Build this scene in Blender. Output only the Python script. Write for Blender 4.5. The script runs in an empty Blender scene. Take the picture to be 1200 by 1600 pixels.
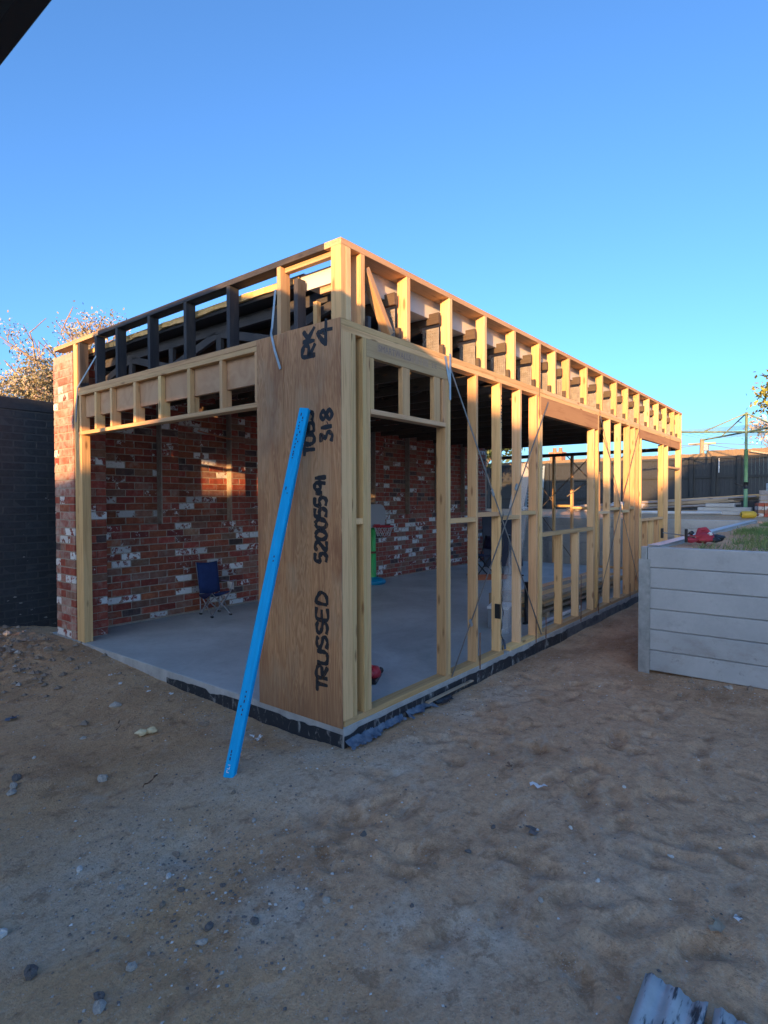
import bpy, math, random
import numpy as np
from mathutils import Vector, Matrix

random.seed(7)
RNG = np.random.default_rng(7)
S = bpy.context.scene
COL = S.collection

# ------------------------------------------------------------------ camera
def cam_axes(yaw, pitch, roll):
    f = np.array([math.cos(pitch)*math.cos(yaw), math.cos(pitch)*math.sin(yaw), math.sin(pitch)])
    r = np.array([math.sin(yaw), -math.cos(yaw), 0.0]); u = np.cross(r, f)
    return r*math.cos(roll)+u*math.sin(roll), -r*math.sin(roll)+u*math.cos(roll), f
CAM_P = np.array([-2.7816, -2.5603, 1.5049])
CR, CU, CF = cam_axes(0.672, -0.0223, -0.0038)
cd = bpy.data.cameras.new('camera')
cam = bpy.data.objects.new('camera', cd); COL.objects.link(cam)
cd.sensor_fit = 'VERTICAL'; cd.sensor_height = 24.0; cd.sensor_width = 18.0
cd.lens = 904.66/1600*24
cd.clip_start = 0.05; cd.clip_end = 3000
m = Matrix(((CR[0], CU[0], -CF[0], CAM_P[0]), (CR[1], CU[1], -CF[1], CAM_P[1]), (CR[2], CU[2], -CF[2], CAM_P[2]), (0, 0, 0, 1)))
cam.matrix_world = m
S.camera = cam

# ------------------------------------------------------------------ sky, sun, exposure
SUN_AZ = math.radians(20.4)        # direction of travel of the light, from +X towards +Y
SUN_EL = math.radians(6.6)
w = bpy.data.worlds.new('World'); S.world = w; w.use_nodes = True
nt = w.node_tree; nt.nodes.clear()
sky = nt.nodes.new('ShaderNodeTexSky'); sky.sky_type = 'NISHITA'; sky.sun_disc = False
sky.sun_elevation = SUN_EL
# sun stands at -(cos az, sin az); Blender measures rotation clockwise from +Y
sky.sun_rotation = math.atan2(-math.cos(SUN_AZ), -math.sin(SUN_AZ)) % (2*math.pi)
sky.altitude = 0; sky.air_density = 0.78; sky.dust_density = 2.2; sky.ozone_density = 3.9
bg = nt.nodes.new('ShaderNodeBackground'); bg.inputs['Strength'].default_value = 0.15
out = nt.nodes.new('ShaderNodeOutputWorld')
nt.links.new(sky.outputs[0], bg.inputs[0]); nt.links.new(bg.outputs[0], out.inputs[0])

sl = bpy.data.lights.new('sun', 'SUN'); sl.energy = 3.1; sl.angle = math.radians(0.6); sl.color = (1.0, 0.54, 0.21)
so = bpy.data.objects.new('sun', sl); COL.objects.link(so)
sd = Vector((math.cos(SUN_AZ)*math.cos(SUN_EL), math.sin(SUN_AZ)*math.cos(SUN_EL), -math.sin(SUN_EL)))
so.rotation_euler = sd.to_track_quat('-Z', 'Y').to_euler()
so.location = (-20, -8, 10)
S.view_settings.view_transform = 'Standard'; S.view_settings.look = 'None'
S.view_settings.exposure = 1.9; S.view_settings.gamma = 1.0; S.view_settings.use_curve_mapping = False
S.render.engine = 'CYCLES'
S.cycles.max_bounces = 8; S.cycles.diffuse_bounces = 5; S.cycles.transparent_max_bounces = 12
S.cycles.use_denoising = True

def st(s, t):      # along-sun coordinates -> world x, y
    return (t*math.cos(SUN_AZ)-s*math.sin(SUN_AZ), t*math.sin(SUN_AZ)+s*math.cos(SUN_AZ))

# ------------------------------------------------------------------ noise
_perm = RNG.random((256, 256))
def vnoise(x, y):
    xi = np.floor(x).astype(int); yi = np.floor(y).astype(int)
    fx = x-xi; fy = y-yi
    fx = fx*fx*fx*(fx*(fx*6-15)+10); fy = fy*fy*fy*(fy*(fy*6-15)+10)
    a = _perm[xi % 256, yi % 256]; b = _perm[(xi+1) % 256, yi % 256]
    c = _perm[xi % 256, (yi+1) % 256]; d = _perm[(xi+1) % 256, (yi+1) % 256]
    return (a*(1-fx)+b*fx)*(1-fy)+(c*(1-fx)+d*fx)*fy
def fbm(x, y, o=4, g=0.5):
    s = 0; a = 1; t = 0
    for i in range(o):
        s = s+a*(vnoise(x*2**i+17.3*i, y*2**i-9.1*i)-0.5)*2; t += a; a *= g
    return s/t
def sstep(a, b, x):
    t = np.clip((x-a)/(b-a), 0, 1); return t*t*(3-2*t)

# ------------------------------------------------------------------ materials
class N:
    def __init__(self, name):
        self.m = bpy.data.materials.new(name); self.m.use_nodes = True
        self.t = self.m.node_tree; self.t.nodes.clear()
        self.o = self.t.nodes.new('ShaderNodeOutputMaterial')
        self.b = self.t.nodes.new('ShaderNodeBsdfPrincipled')
        self.t.links.new(self.b.outputs[0], self.o.inputs[0])
        self.b.inputs['Roughness'].default_value = 0.8
    def n(self, typ, **kw):
        x = self.t.nodes.new(typ)
        for k, v in kw.items():
            if k in x.inputs: self.put(x.inputs[k], v)
            else: setattr(x, k, v)
        return x
    def put(self, sock, v):
        if hasattr(v, 'links') or isinstance(v, bpy.types.NodeSocket): self.t.links.new(v, sock)
        elif isinstance(v, (tuple, list)) and len(v) == 3 and sock.type == 'RGBA': sock.default_value = (*v, 1)
        else: sock.default_value = v
    def coords(self, scale=(1, 1, 1), rand=False, kind='Object'):
        tc = self.n('ShaderNodeTexCoord'); v = tc.outputs[kind]
        if rand:
            oi = self.n('ShaderNodeObjectInfo')
            mu = self.n('ShaderNodeMath', operation='MULTIPLY'); self.put(mu.inputs[0], oi.outputs['Random']); mu.inputs[1].default_value = 43.0
            ad = self.n('ShaderNodeVectorMath', operation='ADD'); self.put(ad.inputs[0], v); self.put(ad.inputs[1], mu.outputs[0]); v = ad.outputs[0]
        mp = self.n('ShaderNodeMapping'); self.put(mp.inputs['Vector'], v); mp.inputs['Scale'].default_value = scale
        return mp.outputs[0]
    def noise(self, vec, scale, detail=4, rough=0.55, dist=0.0):
        x = self.n('ShaderNodeTexNoise'); self.put(x.inputs['Vector'], vec)
        x.inputs['Scale'].default_value = scale; x.inputs['Detail'].default_value = detail
        x.inputs['Roughness'].default_value = rough; x.inputs['Distortion'].default_value = dist
        return x.outputs[0]
    def vor(self, vec, scale, feature='F1'):
        x = self.n('ShaderNodeTexVoronoi'); x.feature = feature; self.put(x.inputs['Vector'], vec); x.inputs['Scale'].default_value = scale
        return x
    def ramp(self, fac, stops, interp='LINEAR'):
        x = self.n('ShaderNodeValToRGB'); self.put(x.inputs[0], fac); r = x.color_ramp; r.interpolation = interp
        while len(r.elements) < len(stops): r.elements.new(0.5)
        for e, (p, c) in zip(r.elements, stops):
            e.position = p; e.color = (*c, 1) if len(c) == 3 else c
        return x.outputs[0]
    def g(self, fac, a, b): return self.ramp(fac, [(a, (0, 0, 0)), (b, (1, 1, 1))])
    def mix(self, fac, a, b, mode='MIX'):
        x = self.n('ShaderNodeMix', data_type='RGBA', blend_type=mode)
        self.put(x.inputs[0], fac); self.put(x.inputs[6], a); self.put(x.inputs[7], b); return x.outputs[2]
    def math(self, op, a, b=0.0):
        x = self.n('ShaderNodeMath', operation=op); self.put(x.inputs[0], a); self.put(x.inputs[1], b); return x.outputs[0]
    def rand(self): return self.n('ShaderNodeObjectInfo').outputs['Random']
    def attr(self, name): return self.n('ShaderNodeAttribute', attribute_name=name).outputs['Color']
    def bump(self, h, strength=0.3, dist=0.01):
        x = self.n('ShaderNodeBump'); self.put(x.inputs['Height'], h); x.inputs['Strength'].default_value = strength; x.inputs['Distance'].default_value = dist
        self.put(self.b.inputs['Normal'], x.outputs[0])
    def col(self, c): self.put(self.b.inputs['Base Color'], c); return self
    def rough(self, r): self.put(self.b.inputs['Roughness'], r); return self

def hsv(n, c, v=0.15, h=0.01):
    r = n.rand()
    x = n.n('ShaderNodeHueSaturation'); n.put(x.inputs['Color'], c)
    n.put(x.inputs['Value'], n.math('ADD', n.math('MULTIPLY', r, 2*v), 1-v))
    n.put(x.inputs['Hue'], n.math('ADD', n.math('MULTIPLY', n.math('FRACT', n.math('MULTIPLY', r, 7.3)), 2*h), 0.5-h))
    return x.outputs[0]

def wood(name, light, dark, knot, val=0.12, grain=1.0, knots=True, mottle=None):
    n = N(name)
    v = n.coords((1, 1, 1), rand=True)
    mp = n.n('ShaderNodeMapping'); n.put(mp.inputs['Vector'], v); mp.inputs['Scale'].default_value = (1.1, 26*grain, 26*grain)
    g1 = n.noise(mp.outputs[0], 1.6, 5, 0.6, 0.6)
    mp2 = n.n('ShaderNodeMapping'); n.put(mp2.inputs['Vector'], v); mp2.inputs['Scale'].default_value = (3, 150, 150)
    g2 = n.noise(mp2.outputs[0], 1.0, 3)
    f = n.math('ADD', n.math('MULTIPLY', g1, 0.75), n.math('MULTIPLY', g2, 0.25))
    c = n.ramp(f, [(0.33, dark), (0.52, light), (0.72, tuple(x*0.9 for x in light))])
    if knots:
        mp3 = n.n('ShaderNodeMapping'); n.put(mp3.inputs['Vector'], v); mp3.inputs['Scale'].default_value = (3.2, 11, 11)
        vo = n.vor(mp3.outputs[0], 1.0)
        k = n.ramp(vo.outputs['Distance'], [(0.09, (1, 1, 1)), (0.19, (0, 0, 0))])
        c = n.mix(n.math('MULTIPLY', k, 0.8), c, knot)
    big = n.noise(n.coords((0.8, 4, 4), rand=True), 1.5, 3)
    c = n.mix(n.math('MULTIPLY', n.g(big, 0.45, 0.75), 0.35), c, dark)
    if mottle:
        wz = n.noise(n.coords((2, 9, 9), rand=True), 1.3, 4)
        c = n.mix(n.g(wz, 0.45, 0.62), c, mottle)
    n.col(hsv(n, c, val)); n.rough(0.75); n.bump(f, 0.15, 0.004)
    return n.m

M = {}
M['pine'] = wood('pine', (0.74, 0.475, 0.225), (0.54, 0.305, 0.125), (0.22, 0.10, 0.035), val=0.17)
M['pine_b'] = wood('pine_b', (0.66, 0.40, 0.19), (0.47, 0.26, 0.11), (0.2, 0.09, 0.035), val=0.15)
M['pine_c'] = wood('pine_c', (0.76, 0.52, 0.28), (0.60, 0.37, 0.17), (0.26, 0.12, 0.045), val=0.12)
M['pine_brown'] = wood('pine_brown', (0.55, 0.36, 0.19), (0.40, 0.23, 0.11), (0.18, 0.09, 0.04))
M['lvl'] = wood('lvl', (0.50, 0.26, 0.12), (0.36, 0.16, 0.07), (0.2, 0.09, 0.04), knots=False, grain=0.5)
M['shade_timber'] = wood('shade_timber', (0.030, 0.033, 0.042), (0.016, 0.018, 0.026), (0.01, 0.01, 0.012), mottle=(0.06, 0.052, 0.05))  # blue-black stands in for shade on the front parapet
M['shade_grey_timber'] = wood('shade_grey_timber', (0.055, 0.055, 0.062), (0.032, 0.033, 0.04), (0.02, 0.018, 0.02))  # shade of the roof space put into the timber colour
M['shade_brown_timber'] = wood('shade_brown_timber', (0.10, 0.072, 0.05), (0.06, 0.043, 0.03), (0.03, 0.02, 0.02))  # brown lowered towards black in place of interior shade
M['old_board'] = wood('old_board', (0.42, 0.34, 0.24), (0.27, 0.20, 0.13), (0.12, 0.08, 0.05))
M['grey_board'] = wood('grey_board', (0.34, 0.32, 0.32), (0.22, 0.20, 0.20), (0.12, 0.1, 0.1))

def ply():
    n = N('plywood')
    v = n.coords((1, 1, 1))                      # x up the sheet, y across
    mp = n.n('ShaderNodeMapping'); n.put(mp.inputs['Vector'], v); mp.inputs['Scale'].default_value = (0.55, 5.5, 1)
    a = n.noise(mp.outputs[0], 2.2, 3, 0.5, 1.6)
    rings = n.math('FRACT', n.math('MULTIPLY', a, 9.0))
    rings = n.ramp(rings, [(0.0, (0.25, 0.25, 0.25)), (0.5, (1, 1, 1)), (1.0, (0.25, 0.25, 0.25))])
    mp2 = n.n('ShaderNodeMapping'); n.put(mp2.inputs['Vector'], v); mp2.inputs['Scale'].default_value = (2.5, 95, 1)
    fine = n.noise(mp2.outputs[0], 1.0, 4)
    c = n.mix(rings, (0.34, 0.148, 0.058), (0.58, 0.312, 0.148))
    c = n.mix(n.math('MULTIPLY', n.g(fine, 0.5, 0.75), 0.6), c, (0.22, 0.105, 0.045))
    mp3 = n.n('ShaderNodeMapping'); n.put(mp3.inputs['Vector'], v); mp3.inputs['Scale'].default_value = (0.9, 2.2, 1)
    st_ = n.noise(mp3.outputs[0], 1.6, 5, 0.6, 0.5)
    c = n.mix(n.math('MULTIPLY', n.g(st_, 0.50, 0.66), 0.75), c, (0.25, 0.10, 0.045))
    mp5 = n.n('ShaderNodeMapping'); n.put(mp5.inputs['Vector'], v); mp5.inputs['Scale'].default_value = (1.6, 3.0, 1); mp5.inputs['Location'].default_value = (4, 2, 0)
    pale = n.noise(mp5.outputs[0], 1.3, 4, 0.6)
    c = n.mix(n.math('MULTIPLY', n.g(pale, 0.5, 0.7), 0.5), c, (0.44, 0.32, 0.20))
    sep = n.n('ShaderNodeSeparateXYZ'); n.put(sep.inputs[0], v)
    damp = n.ramp(n.math('ADD', sep.outputs[0], n.math('MULTIPLY', n.noise(n.coords((1.5, 40, 1)), 1, 3), 0.9)), [(0.30, (1, 1, 1)), (0.95, (0, 0, 0))])
    c = n.mix(n.math('MULTIPLY', damp, 0.75), c, (0.20, 0.10, 0.055))
    n.col(c).rough(0.7); n.bump(fine, 0.12, 0.003)
    return n.m
M['ply'] = ply()
def plylint():
    n = N('header_plywood')
    v = n.coords((1.2, 7, 1), rand=True)
    a = n.noise(v, 1.6, 3, 0.5, 1.2)
    r = n.ramp(n.math('FRACT', n.math('MULTIPLY', a, 7.0)), [(0, (0.3, 0.3, 0.3)), (0.5, (1, 1, 1)), (1, (0.3, 0.3, 0.3))])
    c = n.mix(r, (0.46, 0.25, 0.13), (0.56, 0.34, 0.19)); n.col(c).rough(0.7); return n.m
M['header_ply'] = plylint()

def brick(name, c1, c2, c3, paint=0.0):
    n = N(name)
    v = n.coords((1, 1, 1), rand=True)
    a = n.noise(v, 14, 5, 0.65); b = n.noise(v, 60, 3)
    c = n.ramp(a, [(0.3, c1), (0.52, c2), (0.75, c3)])
    dirt = n.noise(v, 7, 5, 0.7)
    c = n.mix(n.math('MULTIPLY', n.g(dirt, 0.52, 0.68), 0.55), c, (0.22, 0.19, 0.165))
    if paint:
        pm = n.noise(v, 11, 6, 0.72)
        k = n.ramp(pm, [(0.505-paint*0.2, (0, 0, 0)), (0.55-paint*0.2, (1, 1, 1))])
        c = n.mix(n.math('MULTIPLY', k, 0.93), c, n.mix(n.noise(v, 30, 4, 0.7), (0.74, 0.75, 0.74), (0.50, 0.49, 0.47)))
    n.col(hsv(n, c, 0.28, 0.012)).rough(0.88)
    n.bump(n.math('ADD', a, n.math('MULTIPLY', b, 0.5)), 0.5, 0.006)
    return n.m
M['brick_red'] = brick('brick_red', (0.19, 0.048, 0.028), (0.29, 0.072, 0.040), (0.36, 0.115, 0.065))
M['brick_brown'] = brick('brick_brown', (0.17, 0.085, 0.055), (0.25, 0.12, 0.08), (0.32, 0.19, 0.135))
M['brick_dark'] = brick('brick_dark', (0.055, 0.035, 0.035), (0.09, 0.055, 0.05), (0.15, 0.07, 0.055))
M['brick_white'] = brick('brick_white', (0.16, 0.042, 0.03), (0.22, 0.055, 0.036), (0.27, 0.09, 0.06), paint=.35)
M['brick_patch'] = brick('brick_patch', (0.16, 0.042, 0.03), (0.22, 0.055, 0.036), (0.27, 0.09, 0.06), paint=-0.25)
def brick_smear():
    n = N('brick_smeared'); v = n.coords((1, 1, 1), rand=True)
    a = n.noise(v, 14, 5, 0.65); sm = n.noise(v, 9, 6, 0.7)
    c = n.ramp(a, [(0.3, (0.22, 0.07, 0.045)), (0.52, (0.33, 0.12, 0.08)), (0.75, (0.40, 0.19, 0.14))])
    c = n.mix(n.math('MULTIPLY', n.g(sm, 0.40, 0.62), 0.85), c, (0.42, 0.34, 0.28))
    n.col(hsv(n, c, 0.2, 0.012)).rough(0.9); n.bump(sm, 0.5, 0.006); return n.m
M['brick_smeared'] = brick_smear()
n = N('mortar'); v = n.coords((1, 1, 1)); a = n.noise(v, 20, 5, 0.7)
n.col(n.ramp(a, [(0.3, (0.27, 0.22, 0.17)), (0.7, (0.43, 0.365, 0.295))])).rough(0.95); n.bump(a, 0.6, 0.008); M['mortar'] = n.m
n = N('painted_brick'); v = n.coords((1, 1, 1), rand=True); a = n.noise(v, 25, 4)
sp = n.noise(n.coords((1, 1, 1), kind='Generated'), 3, 6, 0.8)
n.col(hsv(n, n.ramp(a, [(0.3, (0.022, 0.027, 0.034)), (0.7, (0.036, 0.042, 0.05))]), 0.15)).rough(0.6); n.bump(a, 0.25, 0.003); M['painted_brick'] = n.m
n = N('painted_mortar'); n.col((0.05, 0.055, 0.06)).rough(0.7); M['painted_mortar'] = n.m

def concrete(name, a_, b_, scale=2.0, rough=0.6, spots=0.0, bump=0.15):
    n = N(name)
    v = n.coords((1, 1, 1), rand=True)
    a = n.noise(v, scale, 6, 0.62, 0.4); b = n.noise(v, scale*22, 4, 0.6)
    f = n.math('ADD', n.math('MULTIPLY', a, 0.8), n.math('MULTIPLY', b, 0.2))
    c = n.ramp(f, [(0.34, a_), (0.66, b_)])
    if spots:
        s_ = n.noise(v, scale*4, 6, 0.75)
        c = n.mix(n.math('MULTIPLY', n.g(s_, 0.56, 0.72), spots), c, tuple(x*0.55 for x in a_))
    n.col(c); n.rough(rough); n.bump(b, bump, 0.004)
    return n.m
M['slab'] = concrete('slab_concrete', (0.33, 0.36, 0.355), (0.54, 0.575, 0.565), 1.1, 0.55, 0.3)
M['slab_edge'] = concrete('slab_edge_concrete', (0.30, 0.295, 0.29), (0.50, 0.49, 0.47), 5, 0.85, 0.4, 0.4)
M['sleeper'] = concrete('sleeper_concrete', (0.33, 0.345, 0.355), (0.45, 0.46, 0.465), 1.6, 0.8, 0.35, 0.35)
M['stone_grey'] = concrete('stone_grey', (0.30, 0.27, 0.235), (0.52, 0.47, 0.41), 9, 0.9, 0.3, 0.5)
M['stone_dark'] = concrete('stone_dark', (0.085, 0.078, 0.075), (0.20, 0.175, 0.16), 9, 0.85, 0.3, 0.5)
M['stone_pale'] = concrete('stone_pale', (0.5, 0.48, 0.44), (0.68, 0.66, 0.62), 9, 0.9, 0.2, 0.4)
M['stone_brown'] = concrete('stone_brown', (0.2, 0.15, 0.11), (0.33, 0.26, 0.2), 9, 0.9, 0.3, 0.5)

def simple(name, c, rough=0.6, metal=0.0, var=None, vs=6, bump=0.0):
    n = N(name)
    if var:
        a = n.noise(n.coords((1, 1, 1), rand=True), vs, 5, 0.65)
        n.col(n.ramp(a, [(0.32, c), (0.68, var)]))
        if bump: n.bump(a, bump, 0.006)
    else: n.col(c)
    n.rough(rough); n.b.inputs['Metallic'].default_value = metal
    return n.m
M['galv'] = simple('galvanised_steel', (0.33, 0.36, 0.38), 0.45, 0.75, (0.50, 0.53, 0.55), 14)
M['strap_steel'] = simple('strap_steel', (0.17, 0.155, 0.145), 0.5, 0.6, (0.30, 0.27, 0.24), 9)
M['nail_plate'] = simple('nail_plate', (0.30, 0.28, 0.26), 0.45, 0.5, (0.46, 0.43, 0.40), 20)
M['rust'] = simple('rusty_steel', (0.17, 0.09, 0.055), 0.8, 0.2, (0.28, 0.16, 0.10), 20)
M['black_steel'] = simple('black_steel', (0.02, 0.02, 0.022), 0.45, 0.2)
M['black_plastic'] = simple('black_plastic_film', (0.012, 0.016, 0.024), 0.35, 0, (0.03, 0.035, 0.045), 8, 0.2)
M['blue_film'] = simple('blue_plastic_film', (0.035, 0.07, 0.13), 0.5, 0, (0.17, 0.21, 0.26), 14, 0.3)
n = N('smeared_film'); v = n.coords((1, 1, 0.4)); a = n.noise(v, 16, 7, 0.74, 0.8)
n.col(n.mix(n.g(a, 0.55, 0.70), (0.016, 0.021, 0.03), (0.36, 0.36, 0.35))).rough(0.5); n.bump(a, 0.3, 0.006); M['smeared_film'] = n.m
M['cream'] = simple('cream_sheet', (0.60, 0.585, 0.55), 0.5, 0, (0.66, 0.645, 0.61), 3)
M['insul'] = simple('yellow_insulation', (0.56, 0.36, 0.13), 0.95, 0, (0.74, 0.52, 0.27), 14, 0.5)
M['roof_sheet'] = simple('roof_sheet', (0.28, 0.30, 0.31), 0.4, 0.5, (0.36, 0.38, 0.39), 4)
M['ceiling_shade'] = simple('shaded_roof_deck', (0.02, 0.021, 0.026), 0.8)  # near-black deck colour stands in for the dim ceiling
M['paint_black'] = simple('black_spray_paint', (0.018, 0.018, 0.022), 0.6, 0, (0.035, 0.035, 0.042), 18)
n = N('worn_paint'); v = n.coords((1, 1, 1)); a = n.noise(n.coords((7, 60, 1)), 2.0, 5, 0.7); b_ = n.noise(v, 14, 4, 0.6)
n.col((0.016, 0.016, 0.02)).rough(0.6); f_ = n.math('ADD', n.math('MULTIPLY', a, 0.6), n.math('MULTIPLY', b_, 0.4))
n.put(n.b.inputs['Alpha'], n.ramp(f_, [(0.36, (0.45, 0.45, 0.45)), (0.47, (0.96, 0.96, 0.96))])); M['worn_paint'] = n.m
M['stamp'] = simple('ink_stamp', (0.22, 0.15, 0.13), 0.8, 0, (0.33, 0.24, 0.18), 40)
n = N('blue_coating'); v = n.coords((1, 1, 1)); a = n.noise(n.coords((3, 30, 30)), 2, 4)
n.col(n.ramp(a, [(0.3, (0.0, 0.35, 0.72)), (0.7, (0.0, 0.42, 0.84))])).rough(0.6); n.b.inputs['Specular IOR Level'].default_value = 0.2; sc_ = n.noise(n.coords((2.5, 40, 40)), 3, 6, 0.75); dsc = n.g(sc_, 0.60, 0.70); n.put(n.b.inputs['Base Color'], n.mix(n.math('MULTIPLY', dsc, 0.35), n.b.inputs['Base Color'].links[0].from_socket, (0.25, 0.42, 0.62))); M['blue_coating'] = n.m
M['blue_ink'] = simple('dark_print', (0.01, 0.035, 0.14), 0.6)
M['white'] = simple('white_plastic', (0.74, 0.75, 0.76), 0.5, 0, (0.66, 0.67, 0.69), 5)
M['chair_blue'] = simple('blue_canvas', (0.008, 0.024, 0.095), 0.9, 0, (0.014, 0.038, 0.14), 10, 0.3)
M['chair_navy'] = simple('navy_canvas', (0.008, 0.012, 0.06), 0.85, 0, (0.012, 0.02, 0.09), 10, 0.3)
M['chair_violet'] = simple('mauve_canvas', (0.22, 0.18, 0.30), 0.85, 0, (0.30, 0.26, 0.38), 10)
M['chair_white'] = simple('white_canvas', (0.55, 0.55, 0.53), 0.85)
M['grey_steel'] = simple('grey_steel_tube', (0.30, 0.31, 0.33), 0.4, 0.5)
M['toy_green'] = simple('green_plastic', (0.045, 0.46, 0.12), 0.45)
M['toy_cyan'] = simple('cyan_plastic', (0.0, 0.25, 0.44), 0.45)
M['toy_red'] = simple('red_plastic', (0.42, 0.02, 0.035), 0.45, 0, (0.5, 0.035, 0.05), 6)
M['toy_white'] = simple('backboard_plastic', (0.36, 0.36, 0.37), 0.5)
M['toy_brown'] = simple('brown_plastic', (0.13, 0.05, 0.02), 0.6)
M['red_cloth'] = simple('red_cloth', (0.33, 0.018, 0.035), 0.8, 0, (0.45, 0.06, 0.08), 9, 0.4)
M['dusty_pink'] = simple('dusty_pink_rubber', (0.24, 0.07, 0.08), 0.8, 0, (0.33, 0.13, 0.13), 7)
M['orange'] = simple('orange_plastic', (0.36, 0.09, 0.03), 0.6, 0, (0.42, 0.14, 0.06), 9)
M['navy_panel'] = simple('navy_panel', (0.02, 0.026, 0.05), 0.6, 0, (0.035, 0.04, 0.07), 4)
M['cardboard'] = simple('cardboard', (0.28, 0.20, 0.13), 0.9, 0, (0.34, 0.26, 0.18), 6)
M['greybox'] = simple('grey_box', (0.20, 0.22, 0.25), 0.7)
M['yellow'] = simple('yellow_plastic', (0.46, 0.30, 0.02), 0.6, 0, (0.52, 0.36, 0.04), 8)
M['copper'] = simple('copper_pipe', (0.50, 0.20, 0.11), 0.4, 0.6)
M['foam'] = simple('expanding_foam', (0.62, 0.50, 0.27), 0.9, 0, (0.72, 0.64, 0.45), 20, 0.4)
M['litter'] = simple('white_litter', (0.62, 0.62, 0.62), 0.7, 0, (0.72, 0.72, 0.72), 15)
M['hoist_green'] = simple('green_enamel', (0.13, 0.30, 0.14), 0.5, 0, (0.20, 0.36, 0.19), 7)
M['hoist_pale'] = simple('pale_green_enamel', (0.17, 0.25, 0.13), 0.5, 0, (0.25, 0.31, 0.18), 7)
M['wire'] = simple('line_wire', (0.16, 0.17, 0.17), 0.5)
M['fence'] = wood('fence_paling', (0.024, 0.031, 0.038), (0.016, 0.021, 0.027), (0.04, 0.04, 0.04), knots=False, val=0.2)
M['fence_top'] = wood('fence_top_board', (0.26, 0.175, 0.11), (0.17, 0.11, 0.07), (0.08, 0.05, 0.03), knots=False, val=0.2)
M['pole_wood'] = simple('pole_timber', (0.42, 0.34, 0.25), 0.9)
M['red_brick_far'] = simple('chimney_brick', (0.34, 0.15, 0.08), 0.9, 0, (0.45, 0.24, 0.14), 10)
M['terracotta'] = simple('terracotta', (0.35, 0.18, 0.11), 0.9)
M['lattice'] = simple('pale_blue_lattice', (0.22, 0.30, 0.36), 0.6, 0, (0.28, 0.36, 0.42), 6)
M['eave_dark'] = simple('dark_painted_beam', (0.015, 0.02, 0.03), 0.5)
M['weatherboard'] = simple('weatherboard_paint', (0.42, 0.41, 0.38), 0.7, 0, (0.46, 0.45, 0.42), 4)
M['tile'] = simple('roof_tile', (0.20, 0.09, 0.06), 0.8, 0, (0.28, 0.13, 0.08), 7)
n = N('window_glass'); n.col((0.05, 0.06, 0.07)).rough(0.08); M['glass'] = n.m
n = N('clear_plastic'); n.col((0.75, 0.77, 0.80)).rough(0.3); n.b.inputs['Alpha'].default_value = 0.22
n.b.inputs['Transmission Weight'].default_value = 0.0; M['clear_plastic'] = n.m

# corrugated, weathered sheet
n = N('weathered_sheet'); v = n.coords((1, 1, 1)); a = n.noise(v, 7, 5, 0.7); b = n.noise(n.coords((1.2, 7, 1)), 5, 4, 0.6)
c = n.ramp(a, [(0.3, (0.36, 0.39, 0.40)), (0.7, (0.52, 0.55, 0.56))])
c = n.mix(n.g(b, 0.52, 0.60), c, (0.05, 0.06, 0.07)); n.col(c).rough(0.6); n.b.inputs['Metallic'].default_value = 0.3; M['sheet'] = n.m

# soil, colours come from what lies where (sand, dust of concrete, damp clods)
n = N('soil'); v = n.coords((1, 1, 1))
a = n.noise(v, 1.6, 6, 0.62); b = n.noise(v, 16, 6, 0.7); cc = n.noise(v, 110, 3, 0.6)
base = n.ramp(a, [(0.32, (0.50, 0.292, 0.145)), (0.50, (0.61, 0.372, 0.192)), (0.70, (0.67, 0.432, 0.242))])
sand = n.ramp(b, [(0.35, (0.56, 0.328, 0.182)), (0.65, (0.70, 0.442, 0.262))])
dust = n.ramp(b, [(0.32, (0.54, 0.42, 0.30)), (0.68, (0.74, 0.63, 0.50))])
damp = n.ramp(b, [(0.3, (0.24, 0.120, 0.055)), (0.7, (0.40, 0.220, 0.110))])
at = n.n('ShaderNodeAttribute', attribute_name='soil_kind')
sp_ = n.n('ShaderNodeSeparateColor'); n.put(sp_.inputs[0], at.outputs['Color'])
c = n.mix(sp_.outputs[1], base, sand); c = n.mix(sp_.outputs[2], c, damp); c = n.mix(sp_.outputs[0], c, dust)
fine = n.noise(v, 42, 5, 0.7)
c = n.mix(n.math('MULTIPLY', n.ramp(fine, [(0.34, (1, 1, 1)), (0.52, (0, 0, 0))]), 0.5), c, n.mix(0.6, c, (0.06, 0.04, 0.026)))
hi = n.noise(v, 70, 4, 0.7)
c = n.mix(n.math('MULTIPLY', n.g(hi, 0.56, 0.66), 0.5), c, (0.66, 0.52, 0.38))
fleck = n.noise(v, 8.5, 7, 0.74, 0.3)
c = n.mix(n.math('MULTIPLY', n.g(fleck, 0.555, 0.62), 0.5), c, (0.24, 0.13, 0.065))
crumb = n.ramp(n.vor(v, 48).outputs['Distance'], [(0.13, (1, 1, 1)), (0.2, (0, 0, 0))])
c = n.mix(n.math('MULTIPLY', crumb, n.math('MULTIPLY', n.g(n.noise(v, 4, 3), 0.5, 0.6), 0.7)), c, (0.26, 0.17, 0.10))
streak = n.noise(n.coords((1.0, 2.2, 1)), 5, 6, 0.72, 1.2)
c = n.mix(n.math('MULTIPLY', n.g(streak, 0.53, 0.66), 0.38), c, (0.60, 0.50, 0.39))
speck = n.ramp(n.vor(v, 95).outputs['Distance'], [(0.10, (1, 1, 1)), (0.16, (0, 0, 0))])
c = n.mix(n.math('MULTIPLY', speck, n.g(n.noise(v, 9, 3), 0.52, 0.62)), c, (0.620, 0.620, 0.612))
c = n.mix(n.math('MULTIPLY', cc, 0.45), c, n.mix(0.5, c, (0.08, 0.05, 0.03)))
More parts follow.
